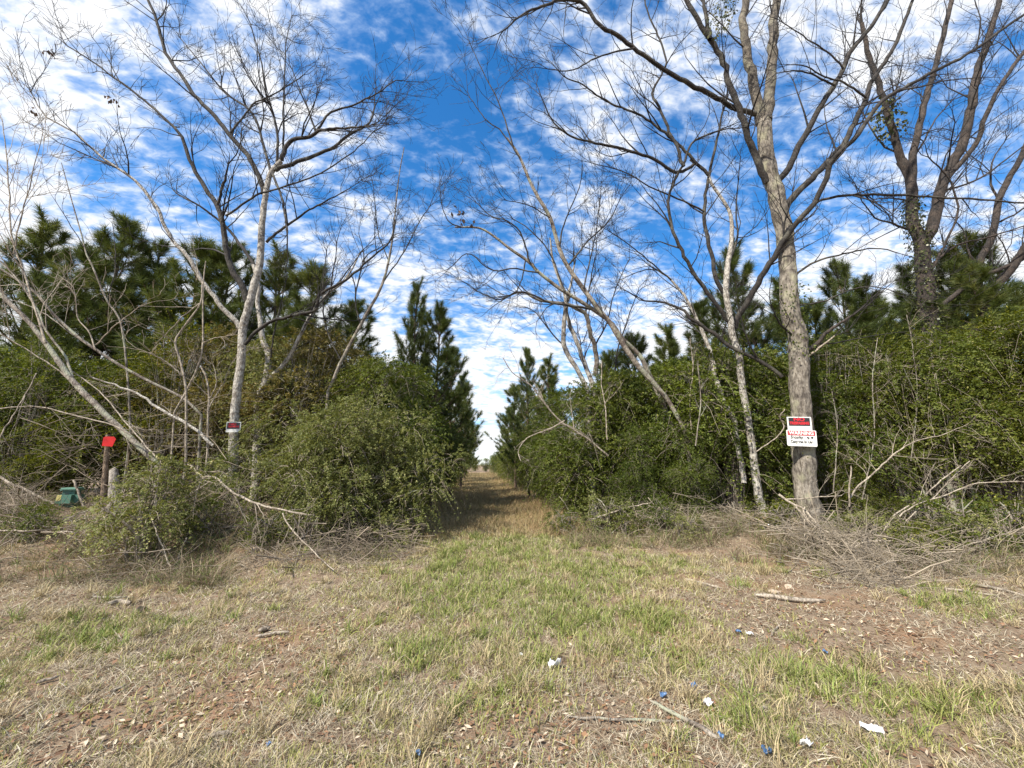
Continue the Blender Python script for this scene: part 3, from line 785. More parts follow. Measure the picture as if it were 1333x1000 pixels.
# hedge shrubs: three shapes, copied
H = []
for k, (rx, h) in enumerate(((1.35, 4.3), (1.2, 3.9), (1.5, 3.5))):
    H.append(shrub(60 + k, lump_cloud(60 + k, rx, rx, h, 34, 0.24, 0.66, (0.4, 0.75, 0.95)[k], 1.1), 2450, 24, 0.50, 0.054, 0.5, inner=0.35, stems=40, hollow=(0.1, 0.4, 0.6)[k]))
H.append(shrub(64, lump_cloud(64, 1.05, 0.95, 5.2, 16, 0.15, 0.4, 2.0, 0.8), 420, 24, 0.62, 0.050, 0.35, inner=0.2, stems=44, upb=0.8, hollow=0.6))      # tall, thin and airy
H.append(shrub(65, lump_cloud(65, 1.45, 1.3, 4.1, 34, 0.26, 0.62, 1.75, 0.9), 1900, 24, 0.55, 0.054, 0.6, inner=0.3, stems=54, hollow=1.2))      # leafy only above head height, bare stems below
H.append(shrub(66, lump_cloud(66, 0.55, 0.45, 0.75, 16, 0.1, 0.26, 0.12), 240, 14, 0.26, 0.042, 0.6, inner=0.2, stems=26, upb=0.6, hollow=0.0))      # knee-high loose seedling
HP = [None] * 6
count = {'n': 0}


def hedge(px, D, k, s, label, group, rot=None, mt=None):
    p = at(px, 620, D)
    loc = (p[0], p[1], float(terrain(p[0], p[1])) - 0.05)
    if HP[k] is None:
        HP[k] = put_shrub('privet_shrub', H[k], M_HEDGE if k else M_PRIVET, M_GREYBARK, loc, label, 'shrub', group)
        o = HP[k]
    else:
        o = copy_tree(HP[k]); o.location = loc
        tag(o, label, 'shrub', group)
    count['n'] += 1
    if mt is not None:
        f = [c for c in o.children if c.name.startswith('foliage')][0]
        f.material_slots[0].link = 'OBJECT'; f.material_slots[0].material = mt
    o.rotation_euler = (0, 0, (count['n'] * 2.4) % 6.28 if rot is None else rot)
    o.scale = (s if isinstance(s, tuple) else (s, s, s))
    return o


ORD = ['first', 'second', 'third', 'fourth', 'fifth', 'sixth', 'seventh', 'eighth', 'ninth', 'tenth', 'eleventh', 'twelfth', 'thirteenth', 'fourteenth', 'fifteenth']
gl, gr = 'privet shrubs in the thicket left of the path', 'privet shrubs in the thicket right of the path'
LFT = [M_HEDGE, M_PRIVET, M_LIME, M_RUSSET, M_OLIVE, M_RUSSET, M_PRIVET]
for n_, (px, D, k, s) in enumerate([(-40, 9.6, 0, .82), (70, 9.9, 2, .92), (160, 10.2, 1, .92), (250, 10.4, 0, .98), (330, 10.4, 1, 1.02), (405, 10.6, 0, 1.0), (480, 10.8, 1, .98)]):
    hedge(px, D, k, s, f'{("dark green", "green", "yellowish green", "russet tinged", "pale olive", "russet tinged", "green")[n_]} privet shrub, {ORD[n_]} from the left edge in the thicket behind the bare trees', gl, mt=LFT[n_])
for n_, (px, D, k, s) in enumerate([(790, 10.8, 1, .98), (862, 10.6, 0, .88), (930, 10.4, 2, 1.12), (1000, 10.2, 0, .94), (1075, 10.0, 1, 1.0), (1150, 9.5, 4, .84), (1225, 9.0, 4, 1.0), (1300, 8.7, 4, .88), (1390, 8.4, 4, 1.06)]):
    hedge(px, D, k, s, f'{"yellowish" if n_ in (5, 7, 8) else "dark"} green privet shrub, {ORD[n_]} from the path in the right thicket', gr, mt=M_LIME if n_ in (5, 7, 8) else (M_PRIVET if n_ % 3 == 0 else M_HEDGE))
for n_, (px, D, k, s) in enumerate([(1118, 9.1, 1, .45), (1420, 8.2, 1, .5), (905, 9.3, 0, .42), (840, 9.8, 0, .5)]):
    hedge(px, D, k, s, ['low privet shrub just right of the signed trunk', 'yellowish low privet shrub at the right edge above the dark hollow', 'low privet shrub between the arching trunks and the slender pale tree', 'low privet shrub at the foot of the arching trees'][n_], gr, mt=M_LIME if n_ == 1 else None)
for n_, (px, D, k, s) in enumerate([(-60, 12.6, 0, .85), (60, 13, 1, .9), (170, 13.2, 0, .9), (280, 13.4, 2, .95), (380, 13.4, 0, .95), (460, 13.6, 0, .9)]):
    hedge(px, D, k, s, f'shaded privet shrub deeper in the left thicket, {ORD[n_]} from the left in the second row', gl)
for n_, (px, D, k, s) in enumerate([(800, 13.4, 0, .9), (880, 13.4, 1, .95), (960, 13.2, 0, .95), (1045, 13, 0, .98), (1130, 12.8, 1, .98), (1215, 12.4, 4, .98), (1300, 12.2, 4, .98), (1390, 12.0, 4, .98), (1180, 15.5, 0, 1.), (1290, 15, 0, 1.), (1400, 14.5, 0, 1.)]):
    hedge(px, D, k, s, f'shaded privet shrub behind the front of the right thicket, {ORD[n_]} outward from the path', gr)
hedge(288, 8.0, 0, .24, 'low dark shrub in the shade between the small bush and the big bush', gl, mt=M_HEDGE)
hedge(60, 9.3, 0, .42, 'low green shrub behind the green box at the far left', gl, mt=M_LIME)
for n_, (px, D, k, s) in enumerate([(955, 9.8, 3, .82), (1080, 9.6, 3, .86), (1125, 9.4, 3, .84), (1172, 9.3, 3, .86), (1258, 9.2, 3, .9), (1322, 8.9, 3, .88), (1385, 8.8, 3, .92)]):
    hedge(px, D, k, s, ['airy tall shrub behind the slender pale tree', 'airy tall shrub right behind the signed trunk', 'airy tall shrub under the broken dark branch', 'airy yellowish shrub left of the ivy clad trunk', 'airy yellowish shrub between the two dark trees', 'airy yellowish shrub before the crooked dark tree', 'airy yellowish shrub cut by the right edge of the photo'][n_], gr, mt=M_LIME if n_ > 2 else M_PRIVET)
for n_, (px, D, k, s) in enumerate([(210, 9.7, 3, .84), (385, 9.9, 3, .82), (462, 10.2, 3, .78), (20, 9.2, 3, .72)]):
    hedge(px, D, k, s, ['airy tall shrub behind the kinked sapling', 'airy russet shrub above the big bush', 'airy tall shrub behind the slim bare tree', 'airy tall shrub at the left edge below the pines'][n_], gl, mt=(M_LIME, M_RUSSET, M_OLIVE, M_PRIVET)[n_])
for n_, (px, D, k, s) in enumerate([(738, 8.9, 5, .7), (782, 8.8, 5, 1.0), (808, 8.5, 5, .6), (862, 8.6, 5, .9), (884, 8.0, 5, .6), (1008, 8.0, 5, .8), (1088, 7.4, 5, .7), (1118, 6.9, 5, .9), (1180, 6.5, 5, .7), (1210, 7.0, 5, 1.1), (1245, 6.6, 5, .8), (1305, 7.0, 5, 1.1)]):
    hedge(px, D, k, s, f'small loose green seedling at the foot of the right thicket, {ORD[n_]} from the path', 'privet seedlings at the thicket foot', mt=(M_PRIVET, M_OLIVE, M_LIME)[n_ % 3])
for n_, (px, D, k, s) in enumerate([(345, 6.9, 5, .7), (400, 7.1, 5, .9), (66, 6.9, 5, .7), (505, 7.7, 5, .8), (270, 6.9, 5, .8)]):
    hedge(px, D, k, s, ['small loose seedling under the left side of the big bush', 'small loose seedling under the middle of the big bush', 'small loose seedling among the branches at the far left', 'small loose seedling at the path side of the big bush', 'small loose seedling in the gap right of the small thin bush'][n_], 'privet seedlings at the thicket foot', mt=(M_PRIVET, M_OLIVE)[n_ % 2])
# rows running away along the two sides of the path
for n_, (D, off, k, s) in enumerate([(10.2, -2.6, 0, .92), (12.4, -2.55, 0, 1.0), (14.6, -2.5, 0, 1.0), (17.2, -2.45, 0, .98), (20, -2.35, 0, .95), (23.5, -2.25, 0, .92), (28, -2.2, 0, .9), (33, -2.1, 0, .85), (39, -2.1, 0, .85), (47, -2.1, 0, .8), (56, -2.3, 0, .8)]):
    px = 622 + off / D * F
    hedge(px, D, k, s, f'dark privet shrub, {ORD[n_]} along the left side of the path from the near end', gl)
for n_, (D, off, k, s) in enumerate([(11.0, 3.05, 0, .78), (13.2, 2.95, 0, .85), (15.8, 3.0, 0, .85), (18.6, 3.0, 2, .92), (22, 3.0, 1, .85), (26, 2.9, 0, .78), (31, 2.9, 2, .85), (36, 2.8, 1, .78), (42, 2.8, 0, .72), (49, 2.7, 2, .7), (57, 2.7, 1, .6)]):
    px = 622 + off / D * F
    hedge(px, D, k, s, f'dark privet shrub, {ORD[n_]} along the right side of the path from the near end', gr)
for n_, (px, D, k, s) in enumerate([(604, 90, 2, 1.1), (618, 95, 1, .75), (632, 88, 0, .62), (645, 92, 2, 1.0)]):
    hedge(px, D, k, s, f'far green shrub closing the end of the path, {ORD[n_]} from the left', 'far shrubs at the end of the path')


# ------------------------------------------------------------------ pines
def pine(seed, Ht):
    g = np.random.default_rng(seed)
    T = Tubes(); B = Tubes()
    nt_ = 14
    tp = np.stack([g.normal(size=nt_) * 0.02 + np.sin(np.linspace(0, 2, nt_)) * 0.1, g.normal(size=nt_) * 0.02, np.linspace(-0.1, Ht, nt_)], -1)
    T.add(tp, np.linspace(0.085, 0.012, nt_), 8)
    tips, dirs, wt = [], [], []
    z = 1.0
    while z < Ht - 0.15:
        f = z / Ht
        for a in np.arange(g.integers(4, 7)) * 2 * math.pi / 5 + g.uniform(0, 6):
            a = a + g.normal() * 0.25
            l = min(1.75, (Ht - z) * 0.34 + 0.35) * g.uniform(0.65, 1.15)
            el = math.radians(g.uniform(8, 30) + 38 * f)
            d = np.array([math.cos(a) * math.cos(el), math.sin(a) * math.cos(el), math.sin(el)])
            pts = [np.array([np.interp(z, tp[:, 2], tp[:, 0]), np.interp(z, tp[:, 2], tp[:, 1]), z + g.normal() * 0.06])]
            for q in range(6):
                d = nrm(d + np.array([0, 0, 0.12]) + g.normal(size=3) * 0.07)
                pts.append(pts[-1] + d * l / 6)
            pts = np.array(pts)
            B.add(pts, np.linspace(0.016, 0.005, 7) * (0.6 + l * 0.4), 4)
            for q in (3, 4, 5, 6):
                if q == 6 or g.random() < 0.75: tips.append(pts[q]); dirs.append(nrm(pts[q] - pts[q - 1]))
                if q < 6 and l > 0.6:
                    for sgn in (-1, 1):
                        if g.random() < 0.65:
                            sd = nrm(np.cross(d, [0, 0, 1])) * sgn
                            dd = nrm(d * 0.7 + sd * 0.8 + np.array([0, 0, 0.35]) + g.normal(size=3) * 0.15)
                            e = pts[q] + dd * l * g.uniform(0.18, 0.36)
                            B.add(np.array([pts[q], (pts[q] + e) / 2 + g.normal(size=3) * 0.01, e]), np.linspace(0.008, 0.004, 3), 3)
                            tips.append(e); dirs.append(nrm(dd + np.array([0, 0, 0.3])))
                            tips.append(pts[q] * 0.45 + e * 0.55); dirs.append(dd)
        z += g.uniform(0.34, 0.55)
    for q in range(4):
        tips.append(tp[-1] - [0, 0, q * 0.16]); dirs.append(np.array([0, 0, 1.0]))
    P = np.array(tips); D = np.array(dirs); n = len(P); per = 64
    th = g.uniform(0.15, 1.25, (n, per)); ph = g.uniform(0, 2 * np.pi, (n, per))
    u = nrm(np.cross(D, g.normal(size=D.shape))); v = np.cross(D, u)
    nd_ = D[:, None] * np.cos(th)[..., None] + (u[:, None] * np.cos(ph)[..., None] + v[:, None] * np.sin(ph)[..., None]) * np.sin(th)[..., None]
    ln_ = g.uniform(0.14, 0.26, (n, per, 1))
    st = P[:, None] - D[:, None] * g.uniform(0, 0.16, (n, per, 1))
    wv = nrm(np.cross(nd_, g.normal(size=nd_.shape))) * 0.0050
    tip = st + nd_ * ln_; tip[..., 2] -= 0.03
    V = np.stack([st - wv, st + wv, tip], 2).reshape(-1, 3)
    tone = np.repeat(np.clip(np.repeat(g.uniform(0.1, 0.8, n), per) + g.normal(size=n * per) * 0.12, 0, 1), 3)
    return (V, np.arange(len(V)).reshape(-1, 3), tone), T, B


PD = [pine(70, 6.6), pine(71, 7.2), pine(72, 6.0)]
PP = [None] * 3


def put_pine(px, D, k, top, label, group='young pines beyond the thicket'):
    """Stands at the pixel column px, distance D, and reaches up to the pixel row top."""
    p = at(px, 620, D)
    z0 = float(terrain(p[0], p[1]))
    hgt = at(px, top, D)[2] - z0
    s = hgt / (6.6, 7.2, 6.0)[k]
    if PP[k] is None:
        root = empty('pine_tree', (p[0], p[1], z0), label, 'pine', group)
        (V, Q, tn), T, B = PD[k]
        T.obj('trunk', M_PINEBARK, root)
        cr = mesh('crown', V, Q, M_PINE, root, tone=tn)
        B.obj('boughs', M_PINEBARK, cr)
        PP[k] = root; o = root
    else:
        o = copy_tree(PP[k]); o.location = (p[0], p[1], z0); tag(o, label, 'pine', group)
    w = s * 1.12 if s < 1.1 else s * 0.98
    if px < 460: w *= 1.18
    if 'spire' in label: w *= 0.72
    o.scale = (w, w, s); o.rotation_euler = (0, 0, (px * 0.37) % 6.28)
    return o


for px, D, k, top, lab in [
        (-30, 12.5, 0, 290, 'dark young pine at the left edge of the photo'), (36, 11.6, 2, 318, 'young pine with open tufts right of the leftmost one'),
        (98, 12.0, 1, 290, 'tallest young pine on the left with tufts against the cloud'), (150, 13.2, 0, 325, 'dense young pine right of the tallest left one'),
        (205, 12.2, 2, 312, 'dense dark pine behind the kinked sapling'), (262, 12.8, 1, 318, 'dark pine behind the lower left limb of the forked tree'),
        (325, 13.5, 0, 330, 'young pine directly behind the pale forked trunk'), (385, 13.0, 2, 345, 'young pine right of the pale forked trunk'),
        (448, 14.5, 1, 392, 'young pine behind the slim pale bare tree'), (533, 14.2, 0, 374, 'tall narrow pine beside the path with an open spire top'),
        (560, 14.4, 1, 400, 'dense broad pine beside the left edge of the path'), (587, 19.5, 2, 452, 'second dense pine on the left of the path, just beyond the broad one'),
        (600, 26, 0, 492, 'third pine on the left of the path, farther off'), (605, 36, 1, 530, 'small far pine on the left of the path'),
        (689, 17.8, 1, 455, 'spire topped pine beside the right edge of the path'), (718, 15.5, 0, 470, 'pine behind the curved trunks right of the path'),
        (672, 24, 2, 500, 'farther pine along the right of the path'), (661, 33, 0, 540, 'small far pine on the right of the path'),
        (800, 15, 2, 455, 'pine behind the hedge under the arching trees'), (880, 14.5, 0, 430, 'pine showing above the hedge left of the slender pale tree'),
        (985, 12.0, 1, 322, 'tall pine just left of the signed trunk'), (1058, 12.6, 0, 366, 'short pine tuft just right of the signed trunk'),
        (1096, 14.5, 2, 390, 'low distant pine right of the broken dark branch'), (1141, 11.8, 2, 336, 'open spire pine between the signed tree and the ivy clad tree'),
        (1180, 14.0, 1, 385, 'pine behind the ivy clad trunk'), (1245, 12.8, 0, 350, 'pine between the two dark trees'),
        (1300, 12.2, 1, 330, 'pine behind the crooked dark tree'), (1345, 11.6, 2, 300, 'pine at the right edge of the photo'),
        (938, 10.6, 1, 392, 'slim young pine rising from the thicket left of the slender pale tree'), (1166, 10.4, 0, 372, 'feathery young pine just left of the ivy clad trunk'), (1236, 10.2, 2, 388, 'feathery young pine just right of the ivy clad trunk'), (1322, 9.9, 0, 352, 'feathery young pine before the crooked dark tree'), (835, 11.6, 2, 432, 'feathery young pine poking out above the arching trunks')]:
    put_pine(px, D, k, top, lab)

# ivy and clinging leaves are parts of the trees they grow on
def cling(root, pts, D, w, n, seed, leaf=0.07, sprd=1.15, matl=None):
    g = np.random.default_rng(seed)
    P, R = trace(pts, D, w)
    k = g.random(n) * (len(P) - 1.001); i0 = k.astype(int); f = (k - i0)[:, None]
    c = P[i0] * (1 - f) + P[i0 + 1] * f; r = R[i0]
    d = nrm(g.normal(size=(n, 3)) * np.array([1, 1, 0.3]))
    p = c + d * (r * g.uniform(0.95, sprd, n) + g.random(n) ** 3 * 0.12)[:, None]
    V, Q = leaf_quads(p, nrm(g.normal(size=(n, 3)) * 0.6 + np.array([0, 0, -0.7]) + d * 0.4), d + g.normal(size=(n, 3)) * 0.3, leaf * g.uniform(0.6, 1.3, n), leaf * g.uniform(0.5, 0.95, n))
    mesh('ivy', V, Q, matl or M_IVY, root, root.location, tone=np.repeat(g.random(n), 4))


cling(ivy_tree, [(1214, 560), (1210, 450), (1206, 393), (1201, 337), (1199, 315), (1187, 288), (1187, 258)], (9.8, 9.8), (34, 31, 27, 18), 2600, 81, sprd=1.25)
cling(ivy_tree, [(1165, 180), (1157, 160), (1150, 135)], (9.7, 9.5), (30, 40, 20), 260, 82, 0.11)
signed = bpy.data.objects['signed_tree']
cling(signed, [(1037, 470), (1034, 440), (1031, 400), (1028, 370)], (8.3, 8.3), (28, 36, 30), 420, 83, 0.055, matl=M_PRIVET)
cling(signed, [(925, 52), (940, 20), (948, 0)], (7.6, 7.4), (16, 30, 20), 220, 84, 0.07)


M_DRYLEAF = leafmat('dead_leaf', [(0.0, (0.05, 0.035, 0.025)), (0.7, (0.12, 0.08, 0.05)), (1.0, (0.22, 0.15, 0.10))], 0.15)
cling(bpy.data.objects['arching_tree.001'], [(596, 272), (604, 284), (612, 290)], (8.8, 8.8), (8, 8), 14, 85, 0.13, matl=M_DRYLEAF)
for q, pp in enumerate([[(62, 66), (70, 72)], [(146, 126), (153, 134)], [(40, 144), (50, 148)]]):
    cling(bpy.data.objects['forked_tree'], pp, (7.6, 7.6), (6, 6), 9, 86 + q, 0.10, matl=M_DRYLEAF)

# ------------------------------------------------------------------ signs, marker, pedestal
def box(bm, c, s, rot=None, bevel=0.0):
    import bmesh
    r = bmesh.ops.create_cube(bm, size=1.0)
    vs = r['verts']
    bmesh.ops.scale(bm, vec=s, verts=vs)
    if bevel:
        es = list({e for v in vs for e in v.link_edges})
        nb = bmesh.ops.bevel(bm, geom=es, offset=bevel, segments=2, affect='EDGES')
        vs = list({v for f in nb['faces'] for v in f.verts} | {v for v in vs if v.is_valid})
    if rot is not None: bmesh.ops.rotate(bm, cent=(0, 0, 0), matrix=rot, verts=vs)
    bmesh.ops.translate(bm, vec=c, verts=vs)
    return vs


def bobj(name, bm, m, parent=None):
    me = bpy.data.meshes.new(name); bm.to_mesh(me); bm.free()
    me.materials.append(m)
    o = bpy.data.objects.new(name, me); COL.objects.link(o)
    if parent is not None: o.parent = parent
    return o


def panel(name, w, h, y, m, parent, z=0.0, x=0.0, t=0.003, corner=0.0):
    import bmesh
    bm = bmesh.new()
    pts = []
    r = max(corner, 0.001)
    for cx, cz, a0 in ((w / 2 - r, h / 2 - r, 0), (-w / 2 + r, h / 2 - r, 90), (-w / 2 + r, -h / 2 + r, 180), (w / 2 - r, -h / 2 + r, 270)):
        for q in range(4):
            a = math.radians(a0 + q * 30); pts.append((x + cx + r * math.cos(a), z + cz + r * math.sin(a)))
    lo = [bm.verts.new((a, y, b)) for a, b in pts]; hi = [bm.verts.new((a, y - t, b)) for a, b in pts]
    bm.faces.new(hi[::-1]); bm.faces.new(lo)
    for q in range(len(pts)): bm.faces.new((lo[q], lo[(q + 1) % len(pts)], hi[(q + 1) % len(pts)], hi[q]))
    bmesh.ops.recalc_face_normals(bm, faces=bm.faces)
    return bobj(name, bm, m, parent)


def text(s, size, x, z, y, m, parent, bold=0.0, sx=1.0, name='lettering'):
    c = bpy.data.curves.new(name, 'FONT'); c.body = s; c.size = size; c.align_x = 'CENTER'; c.align_y = 'CENTER'
    c.offset = bold; c.extrude = 0.0006
    c.materials.append(m)
    o = bpy.data.objects.new(name, c); COL.objects.link(o); o.parent = parent
    dg = bpy.context.evaluated_depsgraph_get()
    me = bpy.data.meshes.new_from_object(o.evaluated_get(dg)); me.name = name
    bpy.data.objects.remove(o)
    o = bpy.data.objects.new(name, me); COL.objects.link(o); o.parent = parent
    o.rotation_euler = (math.pi / 2, 0, 0); o.location = (x, y, z); o.scale = (sx, 1, 1)
    return o


M_WHITE = plain('sign_white', (0.70, 0.69, 0.64), 0.45, vary=0.14, scale=7)
M_BLACK = plain('sign_black', (0.02, 0.02, 0.022), 0.4)
M_RED = plain('sign_red', (0.55, 0.02, 0.03), 0.4, vary=0.1, scale=6)
M_MAROON = plain('sign_dark_red', (0.42, 0.06, 0.07), 0.45, vary=0.1, scale=6)
M_GREYINK = plain('sign_ink', (0.10, 0.10, 0.13), 0.5)
M_MARK = plain('marker_red', (0.62, 0.012, 0.012), 0.45, vary=0.12, scale=9)
M_STEEL = plain('nail_steel', (0.35, 0.34, 0.33), 0.4, metal=0.8)


def nail(parent, x, z, y):
    import bmesh
    bm = bmesh.new(); bmesh.ops.create_uvsphere(bm, u_segments=8, v_segments=5, radius=0.008)
    bmesh.ops.scale(bm, vec=(1, 0.5, 1), verts=bm.verts); bmesh.ops.translate(bm, vec=(x, y, z), verts=bm.verts)
    bobj('nail', bm, M_STEEL, parent)


def face_cam(o, p, roll=0.0, turn=0.0):
    o.location = p
    o.rotation_euler = (0, roll, math.atan2(-p[0], p[1]) + turn)


pos = at(1040.5, 551.5, 8.02)
sg1 = empty('trespass_sign', pos, 'black and red sign with white strip, upper of two signs on the right trunk', 'sign')
face_cam(sg1, pos, math.radians(2), 0.42)
panel('board', 0.44, 0.275, 0, M_WHITE, sg1, corner=0.012, t=0.004)
panel('black_field', 0.385, 0.165, -0.0055, M_BLACK, sg1, z=0.035, t=0.002)
text('NO', 0.085, 0, 0.083, -0.0085, M_RED, sg1, 0.004, 1.5)
text('TRESPASSING', 0.075, 0, 0.005, -0.0085, M_RED, sg1, 0.004, 0.78)
nail(sg1, 0, 0.127, -0.006); nail(sg1, 0, -0.127, -0.006)
pos = at(1043.5, 570.5, 8.0)
sg2 = empty('warning_sign', pos, 'white security camera warning sign with red header, lower of two on the right trunk', 'sign')
face_cam(sg2, pos, math.radians(3), 0.42)
panel('board', 0.535, 0.325, 0, M_WHITE, sg2, corner=0.025, t=0.004)
panel('header', 0.495, 0.095, -0.0055, M_MAROON, sg2, z=0.1, corner=0.015, t=0.002)
text('WARNING', 0.095, 0, 0.1, -0.0085, M_WHITE, sg2, 0.003, 0.95)
text('Security', 0.082, -0.085, 0.012, -0.0055, M_BLACK, sg2, 0.003, 0.8)
text('Cameras In Use', 0.078, 0, -0.075, -0.0055, M_BLACK, sg2, 0.003, 0.8)
import bmesh
for dx, dz, rt in ((0.115, 0.012, 0.3), (0.185, 0.018, -0.3)):
    bm = bmesh.new()
    R_ = Matrix.Rotation(rt, 3, 'Y')
    box(bm, (dx, -0.0065, dz), (0.046, 0.003, 0.026), R_)
    box(bm, (dx + 0.004, -0.0065, dz - 0.022), (0.014, 0.0024, 0.02))
    bobj('camera_symbol', bm, M_BLACK, sg2)
nail(sg2, 0, 0.15, -0.006); nail(sg2, 0, -0.145, -0.006)
pos = at(304, 556, 8.6)
sg3 = empty('trespass_sign', pos, 'small red and black sign with white lower strip on the pale left trunk', 'sign')
face_cam(sg3, pos, math.radians(-2), -0.25)
panel('board', 0.27, 0.225, 0, M_WHITE, sg3, corner=0.008, t=0.004)
panel('black_field', 0.235, 0.135, -0.0055, M_BLACK, sg3, z=0.028, t=0.002)
text('NO', 0.062, -0.02, 0.063, -0.0085, M_RED, sg3, 0.004, 1.4)
text('TRESPASSING', 0.048, 0, 0.008, -0.0085, M_RED, sg3, 0.003, 0.72)
nail(sg3, 0, 0.1, -0.006)

# red marker on its leaning stake
M_STAKE = bark('weathered_stake', (0.30, 0.22, 0.15), (0.16, 0.11, 0.07), None, 9)
b0 = at(135, 655, 8.1); b0[2] = float(terrain(b0[0], b0[1]))
mk = empty('marker_stake', b0, 'red square marker on a leaning brown wooden stake at the left', 'marker')
top = at(141, 566, 8.1) - b0
T = Tubes(); T.add(np.array([-top * 0.15, top * 0.3, top * 0.7, top]), np.array([0.05, 0.048, 0.046, 0.044]), 6)
T.obj('stake', M_STAKE, mk)
bm = bmesh.new()
cp = at(141.5, 575, 8.03) - b0
pts = [(-0.10, 0.08), (-0.07, 0.10), (0.065, 0.105), (0.105, 0.06), (0.075, -0.096), (-0.092, -0.092)]
fr = [bm.verts.new((a, 0, b)) for a, b in pts]; bk = [bm.verts.new((a, 0.006, b)) for a, b in pts]
bm.faces.new(fr); bm.faces.new(bk[::-1])
for q in range(6): bm.faces.new((fr[q], bk[q], bk[(q + 1) % 6], fr[(q + 1) % 6]))
bmesh.ops.recalc_face_normals(bm, faces=bm.faces)
pl = bobj('plate', bm, M_MARK, mk); pl.location = cp; pl.rotation_euler = (0, 0.03, 0.25)

# stump beside it
M_STUMP = bark('bleached_stump', (0.36, 0.32, 0.27), (0.16, 0.13, 0.10), None, 12, (0.35, 0.55))
b0 = at(156, 655, 7.5); b0[2] = float(terrain(b0[0], b0[1]))
p1 = at(148, 612, 7.5)
st = empty('tree_stump', b0, 'bleached grey broken stump leaning beside the marker stake', 'stump')
T = Tubes(); T.add(np.array([b0 - [0, 0, .1], b0 * .6 + p1 * .4, b0 * .25 + p1 * .75, p1, p1 + [0.01, 0, 0.05]]) - b0, np.array([0.13, 0.10, 0.08, 0.06, 0.01]), 12)
T.obj('trunk', M_STUMP, st, None, 0.09)

# green utility pedestal
M_GREEN = plain('pedestal_green', (0.06, 0.15, 0.11), 0.5, vary=0.12, scale=5)
M_GREENLID = plain('pedestal_green_lid', (0.13, 0.25, 0.19), 0.5, vary=0.1, scale=5)
M_YELLOW = plain('label_yellow', (0.42, 0.36, 0.12), 0.5, vary=0.1)
b0 = at(88, 667, 8.4); b0[2] = max(float(terrain(b0[0], b0[1])), at(88, 672, 8.4)[2])
pd = empty('utility_pedestal', b0, 'green utility pedestal box with yellow label half buried in branches at left', 'utility box')
zt = at(88, 635, 8.4)[2] - b0[2]
bm = bmesh.new()
vs = box(bm, (0, 0, zt / 2 - 0.03), (0.40, 0.36, zt - 0.04), None, 0.085)
for v in bm.verts:
    f = 1 - 0.15 * (v.co.z / zt); v.co.x *= f; v.co.y *= f
bobj('body', bm, M_GREEN, pd)
bm = bmesh.new()
box(bm, (0, 0, zt - 0.025), (0.31, 0.275, 0.06), None, 0.028)
lid = bobj('lid', bm, M_GREENLID, pd)
for dz in (0.10, 0.125):
    bm = bmesh.new(); box(bm, (0.0, -0.152 - (0.125 - dz) * .2, zt - dz), (0.10, 0.008, 0.010)); bobj('vent_slot', bm, M_BLACK, pd)
bm = bmesh.new(); box(bm, (0, 0, 0), (0.075, 0.004, 0.11)); lb = bobj('warning_label', bm, M_YELLOW, pd)
lb.location = (-0.09, -0.167, zt * 0.5); lb.rotation_euler = (-0.115, 0, 0)
for o_ in (pd,): o_.rotation_euler = (0, 0, math.radians(10))

def screen(P):
    d = P - CAM; z = np.maximum(d @ FWD, 0.05)
    return 666.5 + F * (d @ RGT) / z, 500 - F * (d @ UPV) / z, d @ FLAT


CLEAR = [(66, 112, 622, 668, 8.4), (122, 160, 556, 640, 7.9), (286, 322, 535, 580, 8.5), (1020, 1068, 530, 635, 8.1)]    # things that stand clear of the tangle


def blocked(P):
    x, y, D = screen(P)
    b = np.zeros(len(P), bool)
    for x0, x1, y0, y1, dm in CLEAR: b |= (x > x0) & (x < x1) & (y > y0) & (y < y1) & (D < dm)
    return b


# ------------------------------------------------------------------ fallen and arching dead branches
def stick(name, label, pts, D, w, m=None, tw=0.0, seed=0, cat='branch', group='dead branches', sides=7, ln_=0.4):
    g = np.random.default_rng(seed + 500)
    P, R = trace(pts, D, w)
    R = R * 0.85; tw = tw * 1.7; ln_ = ln_ * 1.5
    for q in range(len(P)):
        P[q][2] = max(P[q][2], float(terrain(P[q][0], P[q][1])) + R[q] * 0.7)
    base = P[0].copy()
    P = P + g.normal(size=P.shape) * (R * 0.2 + 0.003)[:, None]
    T = Tubes(); T.add(P, R, sides)
    if tw:
        root = empty(name, base, label, cat, group)
        Tw = Tubes(); branchlets(Tw, P, R, 0, g, ln_, tw, 0.0, 0.1, 0.0024, 2)
        if sum(map(len, Tw.b.values())) < 60:
            for key, v in Tw.b.items(): T.b.setdefault(key, []).extend(v)
            Tw = Tubes()
        T.obj('stem', m or M_DEAD, root, base, 0.05)
        if Tw.b: Tw.obj('twigs', M_TWIGPALE, root, base)
    else:
        T.b = {k: [(p - base, r) for p, r in v] for k, v in T.b.items()}
        o = T.obj(name, m or M_DEAD, None, None, 0.05); o.location = base; tag(o, label, cat, group)


def gstick(name, label, pts, w, m=None, group='sticks lying on the ground', cat='stick'):
    """A stick lying on the ground through the given pixels."""
    P = np.array([gnd(*p) for p in pts])
    P = catmull(P, 9)
    R = np.interp(np.linspace(0, 1, 9), np.linspace(0, 1, len(w)), w) * 0.5 * ((P - CAM) @ FWD) / F
    g = np.random.default_rng(int(pts[0][0]))
    P = P + g.normal(size=P.shape) * 0.006
    for q in range(len(P)): P[q][2] = float(terrain(P[q][0], P[q][1])) + R[q] * 0.9 + 0.012
    T = Tubes(); T.add(P - P[0], R * np.array([.5] + [1] * 7 + [.45]), 8)
    o = T.obj(name, m or M_DEAD, None, None, 0.08); o.location = P[0]; tag(o, label, cat, group)


